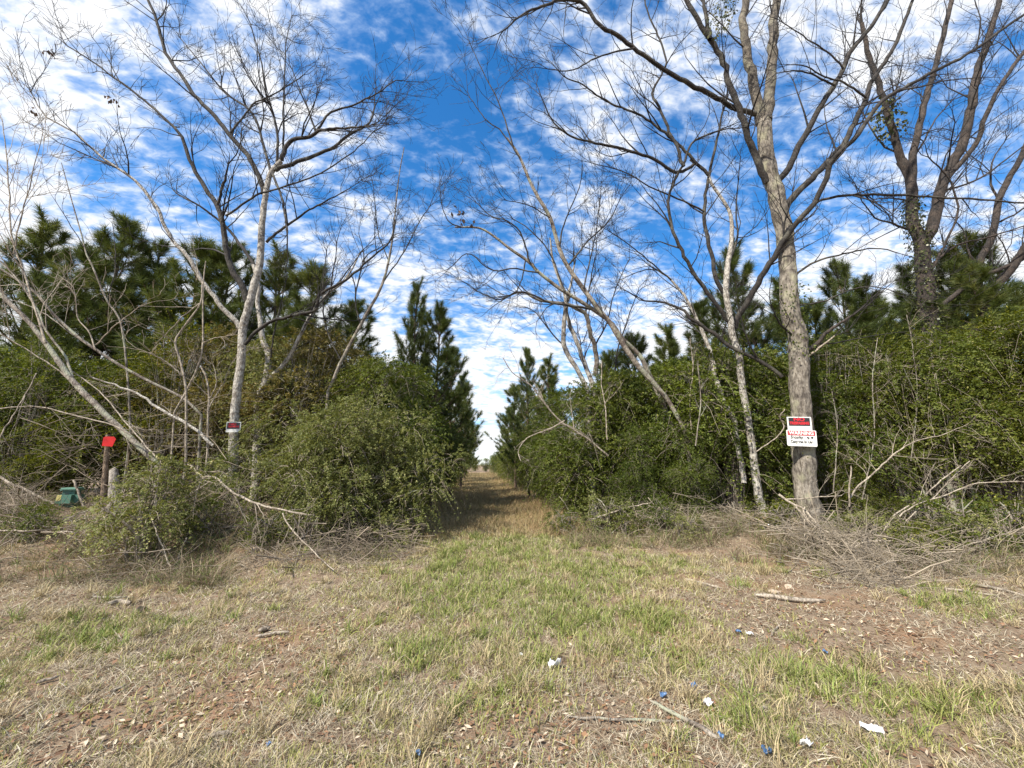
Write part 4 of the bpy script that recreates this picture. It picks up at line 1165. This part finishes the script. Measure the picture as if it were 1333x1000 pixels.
FB = 'fallen_branch'
stick(FB, 'long pale fallen branch jutting right from the small bush towards the path', [(246, 604), (262, 620), (280, 622), (308, 644), (344, 658), (400, 670)], (6.8, 6.2), (5, 4, 2.4), tw=2.5, seed=1)
stick(FB, 'thin bleached branch slanting down to the ground under the big bush', [(368, 668), (380, 690), (392, 702), (412, 722), (434, 742)], (6.3, 5.7), (2.6, 1.8), tw=1.5, seed=2)
stick(FB, 'thick pale branch at the left edge lying against the green box', [(-15, 612), (0, 622), (30, 636), (52, 648), (72, 656)], (7.9, 8.1), (6, 5), tw=1.5, seed=3)
stick(FB, 'straight white branch at the left edge below the green box, lower of two', [(-15, 690), (0, 691), (45, 691), (98, 693)], (6.6, 6.6), (4, 3.4), tw=1, seed=4)
stick(FB, 'white branch at the left edge below the green box, upper of two', [(-15, 676), (0, 678), (40, 684), (80, 687)], (6.8, 6.7), (3, 2.2), tw=1, seed=5)
stick(FB, 'dark curved branch propped between the green box and the small bush', [(66, 684), (105, 668), (130, 656), (146, 645)], (7.0, 7.0), (3, 2), M_GREYBARK, tw=2, seed=6)
stick(FB, 'stubby pale branch standing against the right side of the green box', [(95, 626), (103, 642), (109, 660)], (8.15, 8.2), (4.5, 5.5), tw=0, seed=7)
stick(FB, 'slim pale branch arching from the left edge towards the leaning trunk', [(-15, 533), (0, 532), (45, 529), (90, 539), (144, 553), (170, 566)], (6.9, 7.2), (2.4, 3), tw=2, seed=8)
stick(FB, 'pale fallen trunk slanting through the tangle to the foot of the sign tree', [(277, 580), (262, 566), (238, 549), (202, 528), (180, 513), (157, 504), (117, 491)], (7.9, 7.8), (6, 5, 3), M_WHITEBARK, tw=2.5, seed=9)
stick(FB, 'thin pale branch slanting down from the leaning trunk into the small bush', [(90, 480), (130, 510), (160, 545), (185, 575), (205, 598)], (7.5, 7.0), (2, 3), tw=3, seed=10)
stick(FB, 'leaning pale stick at the left edge, upper end near the thicket', [(48, 486), (30, 520), (14, 545), (-6, 580)], (7.0, 6.7), (2.4, 3), tw=2, seed=11)
stick(FB, 'pale forked stick hanging under the small bush, right leg', [(243, 700), (238, 712), (232, 728), (228, 738)], (6.2, 6.1), (2.6, 3.4), tw=1, seed=12)
stick(FB, 'pale stick propped under the small bush, left leg', [(195, 668), (205, 695), (214, 718), (222, 738)], (6.0, 5.9), (2.4, 3), tw=1, seed=13)
stick('bare_stem', 'tall arching dead stem right of the signed trunk', [(1107, 648), (1118, 632), (1131, 622), (1150, 604), (1171, 586), (1196, 573), (1227, 566), (1260, 552)], (7.7, 7.4), (3.4, 2.8, 1.2), tw=3, seed=20, ln_=.5)
stick('bare_stem', 'steep pale dead stem in front of the dark hollow, nearer the signed trunk', [(1150, 690), (1165, 670), (1195, 652), (1222, 628), (1251, 606)], (7.0, 7.2), (3.2, 2.4), tw=2, seed=21)
stick('bare_stem', 'second steep pale stem crossing in front of the dark hollow', [(1168, 690), (1190, 668), (1215, 648), (1240, 622), (1262, 600)], (6.9, 7.3), (2.8, 2), tw=2, seed=22)
stick('bare_stem', 'long pale stem bending right out of the frame over the dark hollow', [(1170, 672), (1195, 656), (1227, 646), (1255, 634), (1283, 628), (1345, 627)], (7.0, 6.6), (3, 2.4), tw=2, seed=23)
stick('bare_stem', 'short upright pale stem in the brush right of the signed trunk', [(1106, 660), (1105, 640), (1108, 606)], (7.6, 7.6), (3.4, 2.6), tw=1, seed=24)
stick('bare_stem', 'crooked pale vine looping left of the signs', [(985, 588), (1005, 574), (1018, 562), (1020, 552), (1015, 543), (1022, 532)], (8.2, 8.0), (1.8, 2.2, 1.4), tw=0, seed=25)
stick('bare_stem', 'pale curved shoot crossing the hedge low beside the path', [(792, 594), (770, 575), (746, 559), (728, 547), (708, 525), (690, 500), (668, 486), (655, 466)], (8.6, 8.0), (3, 2.2, 1.2), tw=2.5, seed=26, ln_=.5)
stick('bare_stem', 'pale shoot hooking down beside the path at the right hedge foot', [(735, 548), (712, 560), (690, 568), (675, 585), (678, 600)], (8.3, 8.0), (2, 1.2), tw=2, seed=27)
stick('bare_stem', 'thin vertical pale stem in the hedge left of the slender pale tree', [(900, 560), (898, 520), (902, 480), (898, 440)], (9.2, 9.2), (2, 1.2), tw=2, seed=28)
stick('bare_stem', 'thin vertical pale stem in front of the curved trunks', [(790, 572), (788, 530), (783, 500), (784, 470)], (9.4, 9.6), (2, 1.2), tw=2, seed=29)
stick(FB, 'white forked cut branch starting at the foot of the signed tree', [(1014, 644), (1030, 655), (1045, 662), (1062, 680), (1080, 708), (1098, 735), (1108, 752)], (7.7, 6.4), (4.5, 3.6, 2.4), tw=2.5, seed=30)
stick(FB, 'pale branch lying flat along the brush at the foot of the signed tree', [(1018, 650), (1040, 650), (1062, 647), (1095, 646)], (7.7, 7.5), (3, 2), tw=3, seed=31)
stick(FB, 'long grey branch running right and down through the brush pile', [(1036, 660), (1060, 685), (1095, 700), (1120, 738), (1165, 762), (1200, 800)], (7.3, 5.6), (3, 2.6, 1.6), tw=3, seed=32)
stick(FB, 'curved pale branch bowing left out of the brush pile onto the ground', [(1040, 712), (1062, 742), (1085, 752), (1105, 753)], (6.8, 6.3), (2, 2.4), tw=1.5, seed=33)
stick(FB, 'short white branch pointing down at the right end of the brush pile', [(1205, 738), (1218, 758), (1232, 780), (1240, 796)], (6.1, 5.7), (3, 2.2), tw=1, seed=34)
stick(FB, 'bowed pale branch across the middle of the brush pile', [(1118, 708), (1140, 704), (1170, 706), (1200, 712), (1232, 716)], (6.6, 6.3), (2.6, 2), tw=3, seed=35)
stick(FB, 'vertical pale branch dropping at the left side of the brush pile', [(1047, 660), (1048, 690), (1046, 715), (1038, 724)], (7.3, 6.9), (2.4, 1.8), tw=1.5, seed=36)
stick(FB, 'long grey branch leaning right out of the brush towards the frame edge', [(1205, 742), (1240, 718), (1290, 700), (1345, 684)], (6.3, 6.4), (2.4, 1.6), tw=3, seed=37)
stick(FB, 'pale bent branches end poking out left of the right dirt mound', [(770, 676), (795, 668), (820, 660), (850, 655)], (8.6, 8.4), (3, 2), tw=3, seed=38)

for n_, pts in enumerate([[(1122, 650), (1138, 570), (1136, 500), (1142, 440)], [(1186, 600), (1194, 520), (1188, 450), (1180, 410)], [(1240, 690), (1262, 620), (1290, 560), (1330, 500)], [(1128, 560), (1145, 585), (1152, 605)], [(1300, 690), (1290, 650), (1270, 610)], [(1270, 640), (1300, 560), (1318, 520)], [(1085, 640), (1090, 560), (1083, 510)], [(905, 580), (912, 520), (908, 470)]]):
    stick('bare_stem', ['pale upright stem in the hedge right of the signs', 'pale upright stem below the ivy clad trunk', 'dark stem slanting right at the edge of the hollow', 'short drooping twig right of the signs', 'thin stem leaning left in the dark hollow', 'thin stem leaning right at the frame edge', 'thin stem close to the right side of the signed trunk', 'thin stem left of the slender pale tree foot'][n_], pts, (8.5, 8.5), (2.2, 1.4), M_GREYBARK, tw=2, seed=50 + n_, ln_=.5)
gstick('log', 'bleached log lying on the bare earth at the right', [(984, 779), (1005, 781), (1030, 784), (1074, 785)], (5.2, 5.8, 4.6), cat='log')
gstick('stick', 'long thin dark stick lying in the grass at the bottom centre', [(738, 938), (790, 941), (840, 943), (885, 944)], (3, 3.4), M_GREYBARK)
gstick('stick', 'thick grey stick slanting down right at the bottom centre', [(845, 916), (880, 936), (915, 955), (940, 972)], (4, 6), M_GREYBARK)
gstick('stick', 'short grey stick at the bottom right of centre', [(970, 938), (985, 932), (1000, 925)], (5, 4))
gstick('stick', 'small curved twig on the bare earth right of centre', [(1005, 832), (1010, 822), (1018, 813)], (2.5, 2))
gstick('stick', 'short pale stick on the left bare ground', [(332, 833), (352, 829), (376, 826)], (4, 3.5))
gstick('stick', 'stub of pale wood just above the short stick on the left bare ground', [(336, 826), (352, 822)], (6, 5))
gstick('stick', 'thin stick on the far left bank beside the pale wood scraps', [(120, 780), (150, 781), (175, 780)], (3, 2.4), M_GREYBARK)
gstick('stick', 'pale wood scrap beside the dark clod on the left', [(140, 789), (155, 787), (168, 790)], (5, 6))
gstick('stick', 'pale split stick at the left in the dry grass', [(44, 894), (60, 890), (78, 885)], (4.5, 3))
gstick('stick', 'slim pale stick lower left of the bare patch', [(144, 906), (155, 901), (164, 896)], (4, 3))
gstick('stick', 'pale flat stick near the bottom left of centre', [(266, 966), (284, 963), (302, 960)], (6, 5))
gstick('stick', 'thin pale stick lying at the right edge below the brush, upper of two', [(1235, 770), (1270, 775), (1300, 780)], (3, 2.4))
gstick('stick', 'thin pale stick lying at the right edge below the brush, lower of two', [(1270, 764), (1310, 772), (1345, 782)], (3.4, 2.6))
gstick('stick', 'pale chunk of wood at the foot of the right thicket above the mound', [(918, 668), (930, 671), (942, 674)], (6, 5))
gstick('stick', 'thin stick lying below the right dirt mound', [(893, 757), (915, 762), (940, 768)], (3, 2))

# dirt clod and stones
def lump(name, label, px, py, sx, sy, sz, m, cat, seed=0):
    p = gnd(px, py); bm = bmesh.new()
    bmesh.ops.create_icosphere(bm, subdivisions=3, radius=1.0)
    g = np.random.default_rng(seed)
    o_ = g.uniform(0, 50, 3)
    from mathutils import noise as mn
    for v in bm.verts:
        d = 1 + 0.45 * mn.noise(v.co * 1.4 + Vector(o_)) + 0.15 * mn.noise(v.co * 4 + Vector(o_))
        v.co = Vector((v.co.x * sx * d, v.co.y * sy * d, v.co.z * sz * d))
    o = bobj(name, bm, m); o.location = (p[0], p[1], float(terrain(p[0], p[1])) + sz * 0.35)
    tag(o, label, cat)


M_CLOD = plain('dark_clod', (0.045, 0.032, 0.024), 0.9, 0.6, 20, 0.4)
M_STONE = plain('tan_stone', (0.42, 0.33, 0.24), 0.85, 0.5, 14, 0.2)
lump('dirt_clod', 'small black clod on the left bank beside pale wood scraps', 184, 797, 0.045, 0.045, 0.04, M_CLOD, 'clod', 3)
lump('stone', 'tan stone just above the bleached log on the right', 1008, 773, 0.06, 0.05, 0.03, M_STONE, 'stone', 4)
lump('stone', 'pale stone in the weeds under the long fallen branch at left', 332, 716, 0.13, 0.1, 0.06, M_STONE, 'stone', 5)
lump('stone', 'small tan stone higher on the right dirt mound', 1027, 766, 0.045, 0.04, 0.03, M_STONE, 'stone', 6)

# litter dropped in the grass
M_PAPER = plain('white_paper', (0.70, 0.70, 0.70), 0.55, vary=0.06, scale=12)
M_BLUE = plain('blue_plastic', (0.06, 0.13, 0.26), 0.4, vary=0.25, scale=20)


def scrap(name, label, px, py, w, d, m, seed, hgt=0.03, turn=None, group='scraps of litter in the grass'):
    """A crumpled scrap: a small bent sheet with some thickness."""
    g = np.random.default_rng(seed + 900); n = 9
    u, v = np.meshgrid(np.linspace(-.5, .5, n), np.linspace(-.5, .5, n))
    rr = 1 + 0.3 * (vnoise(np.arctan2(v, u) * 1.6 + 9, np.zeros_like(u) + seed, seed) - 0.5)
    w *= 0.64; d *= 0.64
    xx = u * w * rr; yy = v * d * rr
    zz = (fbm(u * 4 + seed, v * 4, seed, 2)) * hgt * 1.6
    top_ = np.stack([xx, yy, zz + 0.004], -1).reshape(-1, 3); bot = np.stack([xx, yy, zz], -1).reshape(-1, 3)
    q = np.arange(n - 1)[:, None] * n + np.arange(n - 1)[None, :]
    Q = np.stack([q, q + 1, q + 1 + n, q + n], -1).reshape(-1, 4)
    rim = np.concatenate([np.arange(n), np.arange(1, n) * n + n - 1, n * n - 2 - np.arange(n - 1), (n - 2 - np.arange(n - 2)) * n])
    rn = np.roll(rim, -1)
    side = np.stack([rim, rim + n * n, rn + n * n, rn], -1)
    o = mesh(name, np.concatenate([top_, bot]), [np.concatenate([Q, (Q + n * n)[:, ::-1], side])], m)
    p = gnd(px, py); o.location = (p[0], p[1], float(terrain(p[0], p[1])) + 0.012)
    o.rotation_euler = (g.normal() * 0.12, g.normal() * 0.12, turn if turn is not None else g.uniform(0, 6))
    tag(o, label, 'litter', group)


scrap('paper_scrap', 'largest white paper scrap, alone in the grass at bottom centre', 723, 872, 0.155, 0.10, M_PAPER, 1, 0.045, 0.2)
scrap('paper_scrap', 'white paper scrap below the grass tuft right of the thick stick', 922, 924, 0.075, 0.07, M_PAPER, 2, 0.03)
scrap('plastic_bottle_scrap', 'long flattened white plastic scrap in the dry grass at bottom right', 1137, 958, 0.15, 0.05, M_PAPER, 3, 0.03, -0.5)
scrap('paper_scrap', 'crumpled white scrap at the bottom edge right of the blue plastic', 1052, 981, 0.10, 0.05, M_PAPER, 4, 0.04, 0.2)
scrap('paper_scrap', 'small white scrap touching a blue bit on the bare ground right of centre', 976, 829, 0.085, 0.045, M_PAPER, 5, 0.02, -0.4)
scrap('paper_scrap', 'tiny white scrap far off at the foot of the right hedge', 830, 696, 0.12, 0.08, M_PAPER, 6, 0.03)
scrap('paper_scrap', 'tiny white scrap in the grass left of the largest paper', 678, 858, 0.03, 0.03, M_PAPER, 7, 0.02)
scrap('plastic_scrap', 'blue plastic bit beside the small white scrap right of centre', 962, 827, 0.07, 0.04, M_BLUE, 8, 0.02)
scrap('plastic_scrap', 'faded blue plastic bit in the grass above the long thin stick', 864, 911, 0.06, 0.05, M_BLUE, 9, 0.02)
scrap('plastic_scrap', 'dull blue plastic bit in the grass upper right of the faded one', 904, 898, 0.06, 0.05, M_BLUE, 10, 0.02)
scrap('plastic_scrap', 'blue plastic bit at the lower end of the thick grey stick', 939, 967, 0.05, 0.05, M_BLUE, 11, 0.025)
scrap('plastic_scrap', 'brightest blue plastic piece at the bottom edge', 998, 992, 0.085, 0.07, M_BLUE, 12, 0.04)
scrap('plastic_scrap', 'blue plastic bit at the bottom edge left of centre', 544, 992, 0.04, 0.04, M_BLUE, 13, 0.02)
scrap('plastic_scrap', 'tiny blue bit on the bare earth below the bleached log', 1075, 853, 0.06, 0.04, M_BLUE, 14, 0.02)
scrap('plastic_scrap', 'tiny blue bit in the dry grass at bottom left', 349, 975, 0.035, 0.03, M_BLUE, 15, 0.015)


# ------------------------------------------------------------------ grass, weeds, litter (nobody could count them)
def sample_ground(n, dmin, dmax, power=1.0, half=1.42):
    """Points on the ground in front of the camera, denser near it."""
    D = dmin + (dmax - dmin) * rng.random(n) ** power
    lat = (rng.random(n) * 2 - 1) * D * half
    x = FLAT[0] * D + RGT[0] * lat; y = FLAT[1] * D + RGT[1] * lat
    return x, y


PATCH = [(*gnd(px, py)[:2], r, a) for px, py, r, a in [
    (640, 705, 1.2, 1.1), (720, 720, 1.0, .9), (650, 740, .8, .9), (690, 780, .7, .8), (600, 730, .6, .9), (560, 760, .7, .8), (545, 850, .30, 1.3), (560, 790, .5, .8), (740, 810, .6, .8), (860, 810, .35, 1.1), (800, 750, .7, .7), (1060, 890, .35, .9),
    (1150, 900, .35, .5), (960, 940, .2, 1.1), (310, 858, .35, .6), (1260, 920, .4, .35), (890, 740, .5, .7), (650, 915, .25, .9), (1260, 795, .4, 1.2), (1030, 835, .14, 1.2), (100, 830, .7, .45), (140, 825, .3, .6),
    (700, 860, .3, .6), (470, 900, .3, .5), (870, 860, .3, .8), (630, 830, .5, .5), (1000, 740, .4, .6), (740, 760, .7, .6)]]
BARE = [(*gnd(px, py)[:2], r, a) for px, py, r, a in [(300, 880, .8, .9), (380, 820, .6, .7), (1100, 815, 1.1, 1.), (1000, 800, .5, .9), (1230, 830, .8, .8), (800, 940, .6, .8), (640, 975, .5, .8), (960, 715, .6, .8), (100, 960, .5, .6), (230, 940, .5, .6), (1050, 760, .6, .9), (730, 800, .25, .5)]]


def field(lst, x, y):
    s = 0
    for cx, cy, r, a in lst: s = s + a * np.exp(-(((x - cx) ** 2 + (y - cy) ** 2) / (r * r)))
    return s


def blades(name, x, y, ln_, wd, lean, col, mat_, lift=0.0, curl=0.5):
    n = len(x)
    z = terrain(x, y) + lift
    P = np.stack([x, y, z], -1)
    a = rng.uniform(0, 2 * np.pi, n)
    h = np.stack([np.cos(a), np.sin(a), np.zeros(n)], -1)
    d1 = nrm(h * lean[:, None] + np.array([0, 0, 1.0]))
    d2 = nrm(h * (lean * (1 + curl) + curl * 0.7)[:, None] + np.array([0, 0, 0.8]))
    s = np.stack([-np.sin(a), np.cos(a), np.zeros(n)], -1)
    s = nrm(s + rng.normal(size=(n, 3)) * 0.4) * wd[:, None]
    m = P + d1 * (ln_ * 0.5)[:, None]; t = m + d2 * (ln_ * 0.5)[:, None]
    t[:, 2] = np.maximum(t[:, 2], z + 0.004)
    V = np.stack([P - s * .5, P + s * .5, m + s * .42, m - s * .42, t], 1).reshape(-1, 3)
    k = np.arange(n)[:, None] * 5
    o = mesh(name, V, [k + np.array([0, 1, 2, 3]), k + np.array([3, 2, 4])], mat_, colour=np.repeat(col, 5, 0))
    return o


def mixc(a, b, t): return np.asarray(a) * (1 - t[:, None]) + np.asarray(b) * t[:, None]


inpath = lambda x, y: 1 - sst(1.5, 2.3, np.abs(x + 0.05))
# green grass
x, y = sample_ground(330000, 2.0, 14.0, 1.25)
w = field(PATCH, x, y); bare = field(BARE, x, y)
cl = fbm(x * 3.1, y * 3.1, 21); cl2 = fbm(x * 9, y * 9, 25, 2)
keep = rng.random(len(x)) < np.clip((0.15 + 0.95 * w + 0.75 * (1 - sst(2.2, 4.5, np.abs(x))) * (y < 9)) * sst(0.37, 0.60, cl * .5 + cl2 * .5 + 0.10 * w) * (1 - 0.7 * np.clip(bare, 0, 1)), 0, 1) * np.where(y > 9.5, inpath(x, y) * 0.35, 1)
x, y = x[keep], y[keep]; n = len(x); w = np.clip(w[keep], 0, 1)
g1 = mixc((0.32, 0.315, 0.095), (0.175, 0.235, 0.045), np.clip(w * 0.7 + rng.normal(size=n) * 0.28, 0, 1))
g1 = mixc(g1, (0.46, 0.41, 0.23), (rng.random(n) < 0.30) * 0.85)
print('green', n)
tag(blades('grass', x, y, rng.uniform(0.03, 0.10, n) * (0.75 + 0.45 * w), rng.uniform(0.0028, 0.0055, n) * (0.75 + y / 7), np.abs(rng.normal(size=n)) * 0.7 + 0.15, g1 * rng.uniform(0.7, 1.25, (n, 1)), M_GRASS), kind='stuff', label='short patchy green grass growing over the clearing', cat='grass')
# tufts: many blades from one root
tx, ty = sample_ground(5200, 2.1, 10.5, 1.15)
tw_ = field(PATCH, tx, ty); k_ = (rng.random(len(tx)) < 0.15 + 0.4 * np.clip(tw_, 0, 1)) & (np.clip(field(BARE, tx, ty), 0, 1) < 0.6) & (ty < 9.5)
tx, ty, tw_ = tx[k_], ty[k_], np.clip(tw_[k_], 0, 1)
per_ = 42
sz = np.repeat(rng.uniform(0.5, 1.25, len(tx)), per_); gr_ = np.repeat(rng.random(len(tx)) < 0.25 + 0.6 * tw_, per_)
x = np.repeat(tx, per_) + rng.normal(size=len(tx) * per_) * 0.035 * sz; y = np.repeat(ty, per_) + rng.normal(size=len(tx) * per_) * 0.035 * sz
n = len(x)
ct = mixc((0.50, 0.42, 0.24), (0.34, 0.26, 0.15), rng.random(n)); cg = mixc((0.30, 0.30, 0.09), (0.15, 0.215, 0.045), rng.random(n))
ct = np.where((gr_ & (rng.random(n) < 0.85))[:, None], cg, ct)
tag(blades('grass_tufts', x, y, rng.uniform(0.08, 0.2, n) * sz, rng.uniform(0.003, 0.006, n) * (0.75 + y / 7), np.abs(rng.normal(size=n)) * 0.9 + 0.1, ct * rng.uniform(0.7, 1.25, (n, 1)), M_GRASS), kind='stuff', label='tufts of longer green and straw coloured grass across the clearing', cat='grass')
# dry straw, mostly lying
x, y = sample_ground(620000, 2.0, 12.5, 1.3)
w = field(PATCH, x, y); bare = field(BARE, x, y)
cl = fbm(x * 2.6 + 7, y * 2.6, 31); cl2 = fbm(x * 8, y * 8, 35, 2)
keep = rng.random(len(x)) < np.clip(sst(0.34, 0.62, cl * .5 + cl2 * .5) * (0.9 - 0.5 * np.clip(w, 0, 1)) * (1 - 0.62 * np.clip(bare, 0, 1)), 0, 1) * np.where(y > 9.5, 0.4, 1)
x, y = x[keep], y[keep]; n = len(x)
c1 = mixc((0.49, 0.42, 0.29), (0.25, 0.185, 0.125), rng.random(n))
c1 = mixc(c1, (0.60, 0.54, 0.41), (rng.random(n) < 0.2) * 1.0)
print('straw', n)
tag(blades('dry_grass', x, y, rng.uniform(0.03, 0.10, n) * np.where(rng.random(n) < 0.06, 1.9, 1.0), rng.uniform(0.0018, 0.0042, n) * (0.75 + y / 7), np.abs(rng.normal(size=n)) * 2.2 + 0.8, c1 * rng.uniform(0.65, 1.25, (n, 1)), M_GRASS, 0.004, 0.3), kind='stuff', label='matted straw coloured dry grass over the clearing', cat='dry grass')
# brown sedge down the shaded path
D = 8.5 + 55 * rng.random(110000) ** 1.7
lat = rng.normal(size=len(D)) * 1.5
x = lat; y = D
keep = (np.abs(x) < 3.4) & (rng.random(len(x)) < sst(8.4, 11, y + 0.8 * np.abs(x)))
x, y = x[keep], y[keep]; n = len(x)
c2 = mixc((0.29, 0.185, 0.09), (0.42, 0.33, 0.17), np.clip(rng.random(n) + (1 - np.abs(x) / 2) * 0.2, 0, 1))
c2 = mixc(c2, (0.15, 0.17, 0.05), (rng.random(n) < 0.14) * 1.0)
tag(blades('brown_sedge', x, y, rng.uniform(0.08, 0.26, n) * (1 + 0.7 * sst(1.0, 2.2, np.abs(x))) * (1 + sst(25, 50, y)), rng.uniform(0.004, 0.007, n) * (0.6 + y / 14), np.abs(rng.normal(size=n)) * 0.9 + 0.2, c2 * rng.uniform(0.7, 1.2, (n, 1)), M_GRASS), kind='stuff', label='brown sedge and dead grass along the shaded path', cat='sedge')
# tall dead weeds along the foot of the thickets and on the left bank
xs, ys, ls, lean = [], [], [], []
for px0, px1, D0, D1, m_, l0, l1 in [(-60, 330, 5.3, 8.8, 19000, .2, .6), (280, 540, 6.6, 7.8, 5000, .12, .42), (690, 940, 7.4, 9.6, 8000, .15, .5), (930, 1100, 6.6, 8.4, 5000, .15, .45), (1080, 1400, 5.6, 7.3, 4500, .15, .5)]:
    D = rng.uniform(D0, D1, m_); px = rng.uniform(px0, px1, m_)
    lat = (px - 666.5) / F * D * 1.02
    xs.append(FLAT[0] * D + RGT[0] * lat); ys.append(FLAT[1] * D + RGT[1] * lat); ls.append(rng.uniform(l0, l1, m_)); lean.append(np.abs(rng.normal(size=m_)) * 1.4 + 0.3)
x, y, ln_, le = map(np.concatenate, (xs, ys, ls, lean))
keep = (rng.random(len(x)) < sst(0.28, 0.6, fbm(x * 1.7, y * 1.7, 41))) & ((x < -1.5) | (x > 1.7))
keep &= ~blocked(np.stack([x, y, terrain(x, y) + 0.3], -1)) & ~blocked(np.stack([x, y, terrain(x, y) + 0.12], -1))
x, y, ln_, le = x[keep], y[keep], ln_[keep], le[keep]; n = len(x)
c3 = mixc((0.36, 0.285, 0.19), (0.15, 0.105, 0.065), rng.random(n)); c3 = mixc(c3, (0.13, 0.17, 0.045), (rng.random(n) < 0.30) * 1.0)
tag(blades('dead_weeds', x, y, ln_, rng.uniform(0.004, 0.008, n), le, c3 * rng.uniform(0.7, 1.25, (n, 1)), M_GRASS, 0, 0.8), kind='stuff', label='tangle of long dead weeds at the foot of the thickets', cat='weeds')
# fallen leaves and wood chips
x, y = sample_ground(60000, 2.0, 11.0, 1.25)
bare = np.clip(field(BARE, x, y), 0, 1)
keep = rng.random(len(x)) < (0.22 + 0.7 * bare) * np.where(y > 8.6, 0.5, 1)
x, y = x[keep], y[keep]; n = len(x)
z = terrain(x, y) + 0.006 + rng.random(n) * 0.012
dd = nrm(np.stack([rng.normal(size=n), rng.normal(size=n), rng.normal(size=n) * 0.22], -1))
nn = nrm(rng.normal(size=(n, 3)) * 0.35 + np.array([0, 0, 1.0]))
Ls = rng.uniform(0.015, 0.055, n)
V, Q = leaf_quads(np.stack([x, y, z], -1), dd, nn, Ls, Ls * rng.uniform(0.18, 0.6, n))
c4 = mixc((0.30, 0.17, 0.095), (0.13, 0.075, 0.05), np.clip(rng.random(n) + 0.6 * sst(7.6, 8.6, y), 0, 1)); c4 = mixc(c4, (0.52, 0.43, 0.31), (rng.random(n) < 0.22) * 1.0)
tag(mesh('leaf_litter', V, Q, M_LITTER, colour=np.repeat(c4, 4, 0)), kind='stuff', label='brown fallen leaves and wood chips strewn over the ground', cat='leaf litter')
# fine brush heaps: thin dead twigs past counting
def brush(name, label, regions, seed, matb, fan=(0, 0, 0), share=0.16):
    g = np.random.default_rng(seed); T = Tubes()
    for px0, px1, D0, D1, m_, hmax, l0, l1 in regions:
        for _ in range(m_):
            D = g.uniform(D0, D1); px = g.uniform(px0, px1); p = at(px, 640, D)
            p[2] = float(terrain(p[0], p[1])) + g.random() ** 1.6 * hmax
            d = nrm(g.normal(size=3) * np.array([1, 0.7, 0.38]) + np.array(fan)); l = g.uniform(l0, l1)
            big_ = g.random() < share
            if big_: l *= 1.35
            pts = [p - d * l * 0.5]; cur = d
            for q in range(5):
                cur = nrm(cur + g.normal(size=3) * (0.13 if big_ else 0.2) - np.array([0, 0, 0.05])); pts.append(pts[-1] + cur * l / 5)
            pts = np.array(pts); zt_ = terrain(pts[:, 0], pts[:, 1]) + 0.01
            pts[:, 2] = np.maximum(pts[:, 2], zt_)
            if blocked(pts).any() or g.random() > sst(0.32, 0.58, vnoise(p[0] * 1.5, p[1] * 1.5, seed)): continue
            rr = np.linspace(g.uniform(0.007, 0.012) if big_ else g.uniform(0.002, 0.006), 0.0016, 6)
            T.add(pts, rr, 4)
            if big_: branchlets(T, pts, rr, 1, g, 0.45, 5.0, 0.05, 0.1, 0.0022, 2)
    tag(T.obj(name, matb), kind='stuff', label=label, cat='brush')


brush('brush_heap', 'heap of fine pale dead twigs below the signed tree and the right thicket', [(1000, 1120, 6.4, 8.1, 300, .6, .4, 1.2), (1070, 1240, 5.2, 6.2, 150, .25, .4, 1.2), (1080, 1240, 5.8, 7.4, 240, .5, .4, 1.4), (1230, 1400, 6.4, 7.8, 180, .6, .4, 1.3), (710, 900, 8.0, 9.6, 260, .6, .3, 1.0), (880, 1010, 7.8, 8.8, 200, .35, .3, .8)], 91, M_BRUSHPALE, (0.7, -0.35, -0.1), 0.3)
brush('twig_tangle', 'tangle of fine grey dead twigs around the leaning trees and left bank', [(-60, 120, 6.6, 8.6, 620, .6, .4, 1.4), (-60, 250, 5.5, 6.7, 520, .22, .4, 1.2), (240, 480, 5.9, 6.8, 200, .15, .3, .8), (100, 300, 6.3, 8.2, 560, .8, .4, 1.4), (60, 300, 7.4, 8.6, 420, 2.2, .5, 1.5), (230, 540, 6.6, 8.0, 620, .5, .3, 1.0)], 92, M_BRUSH)
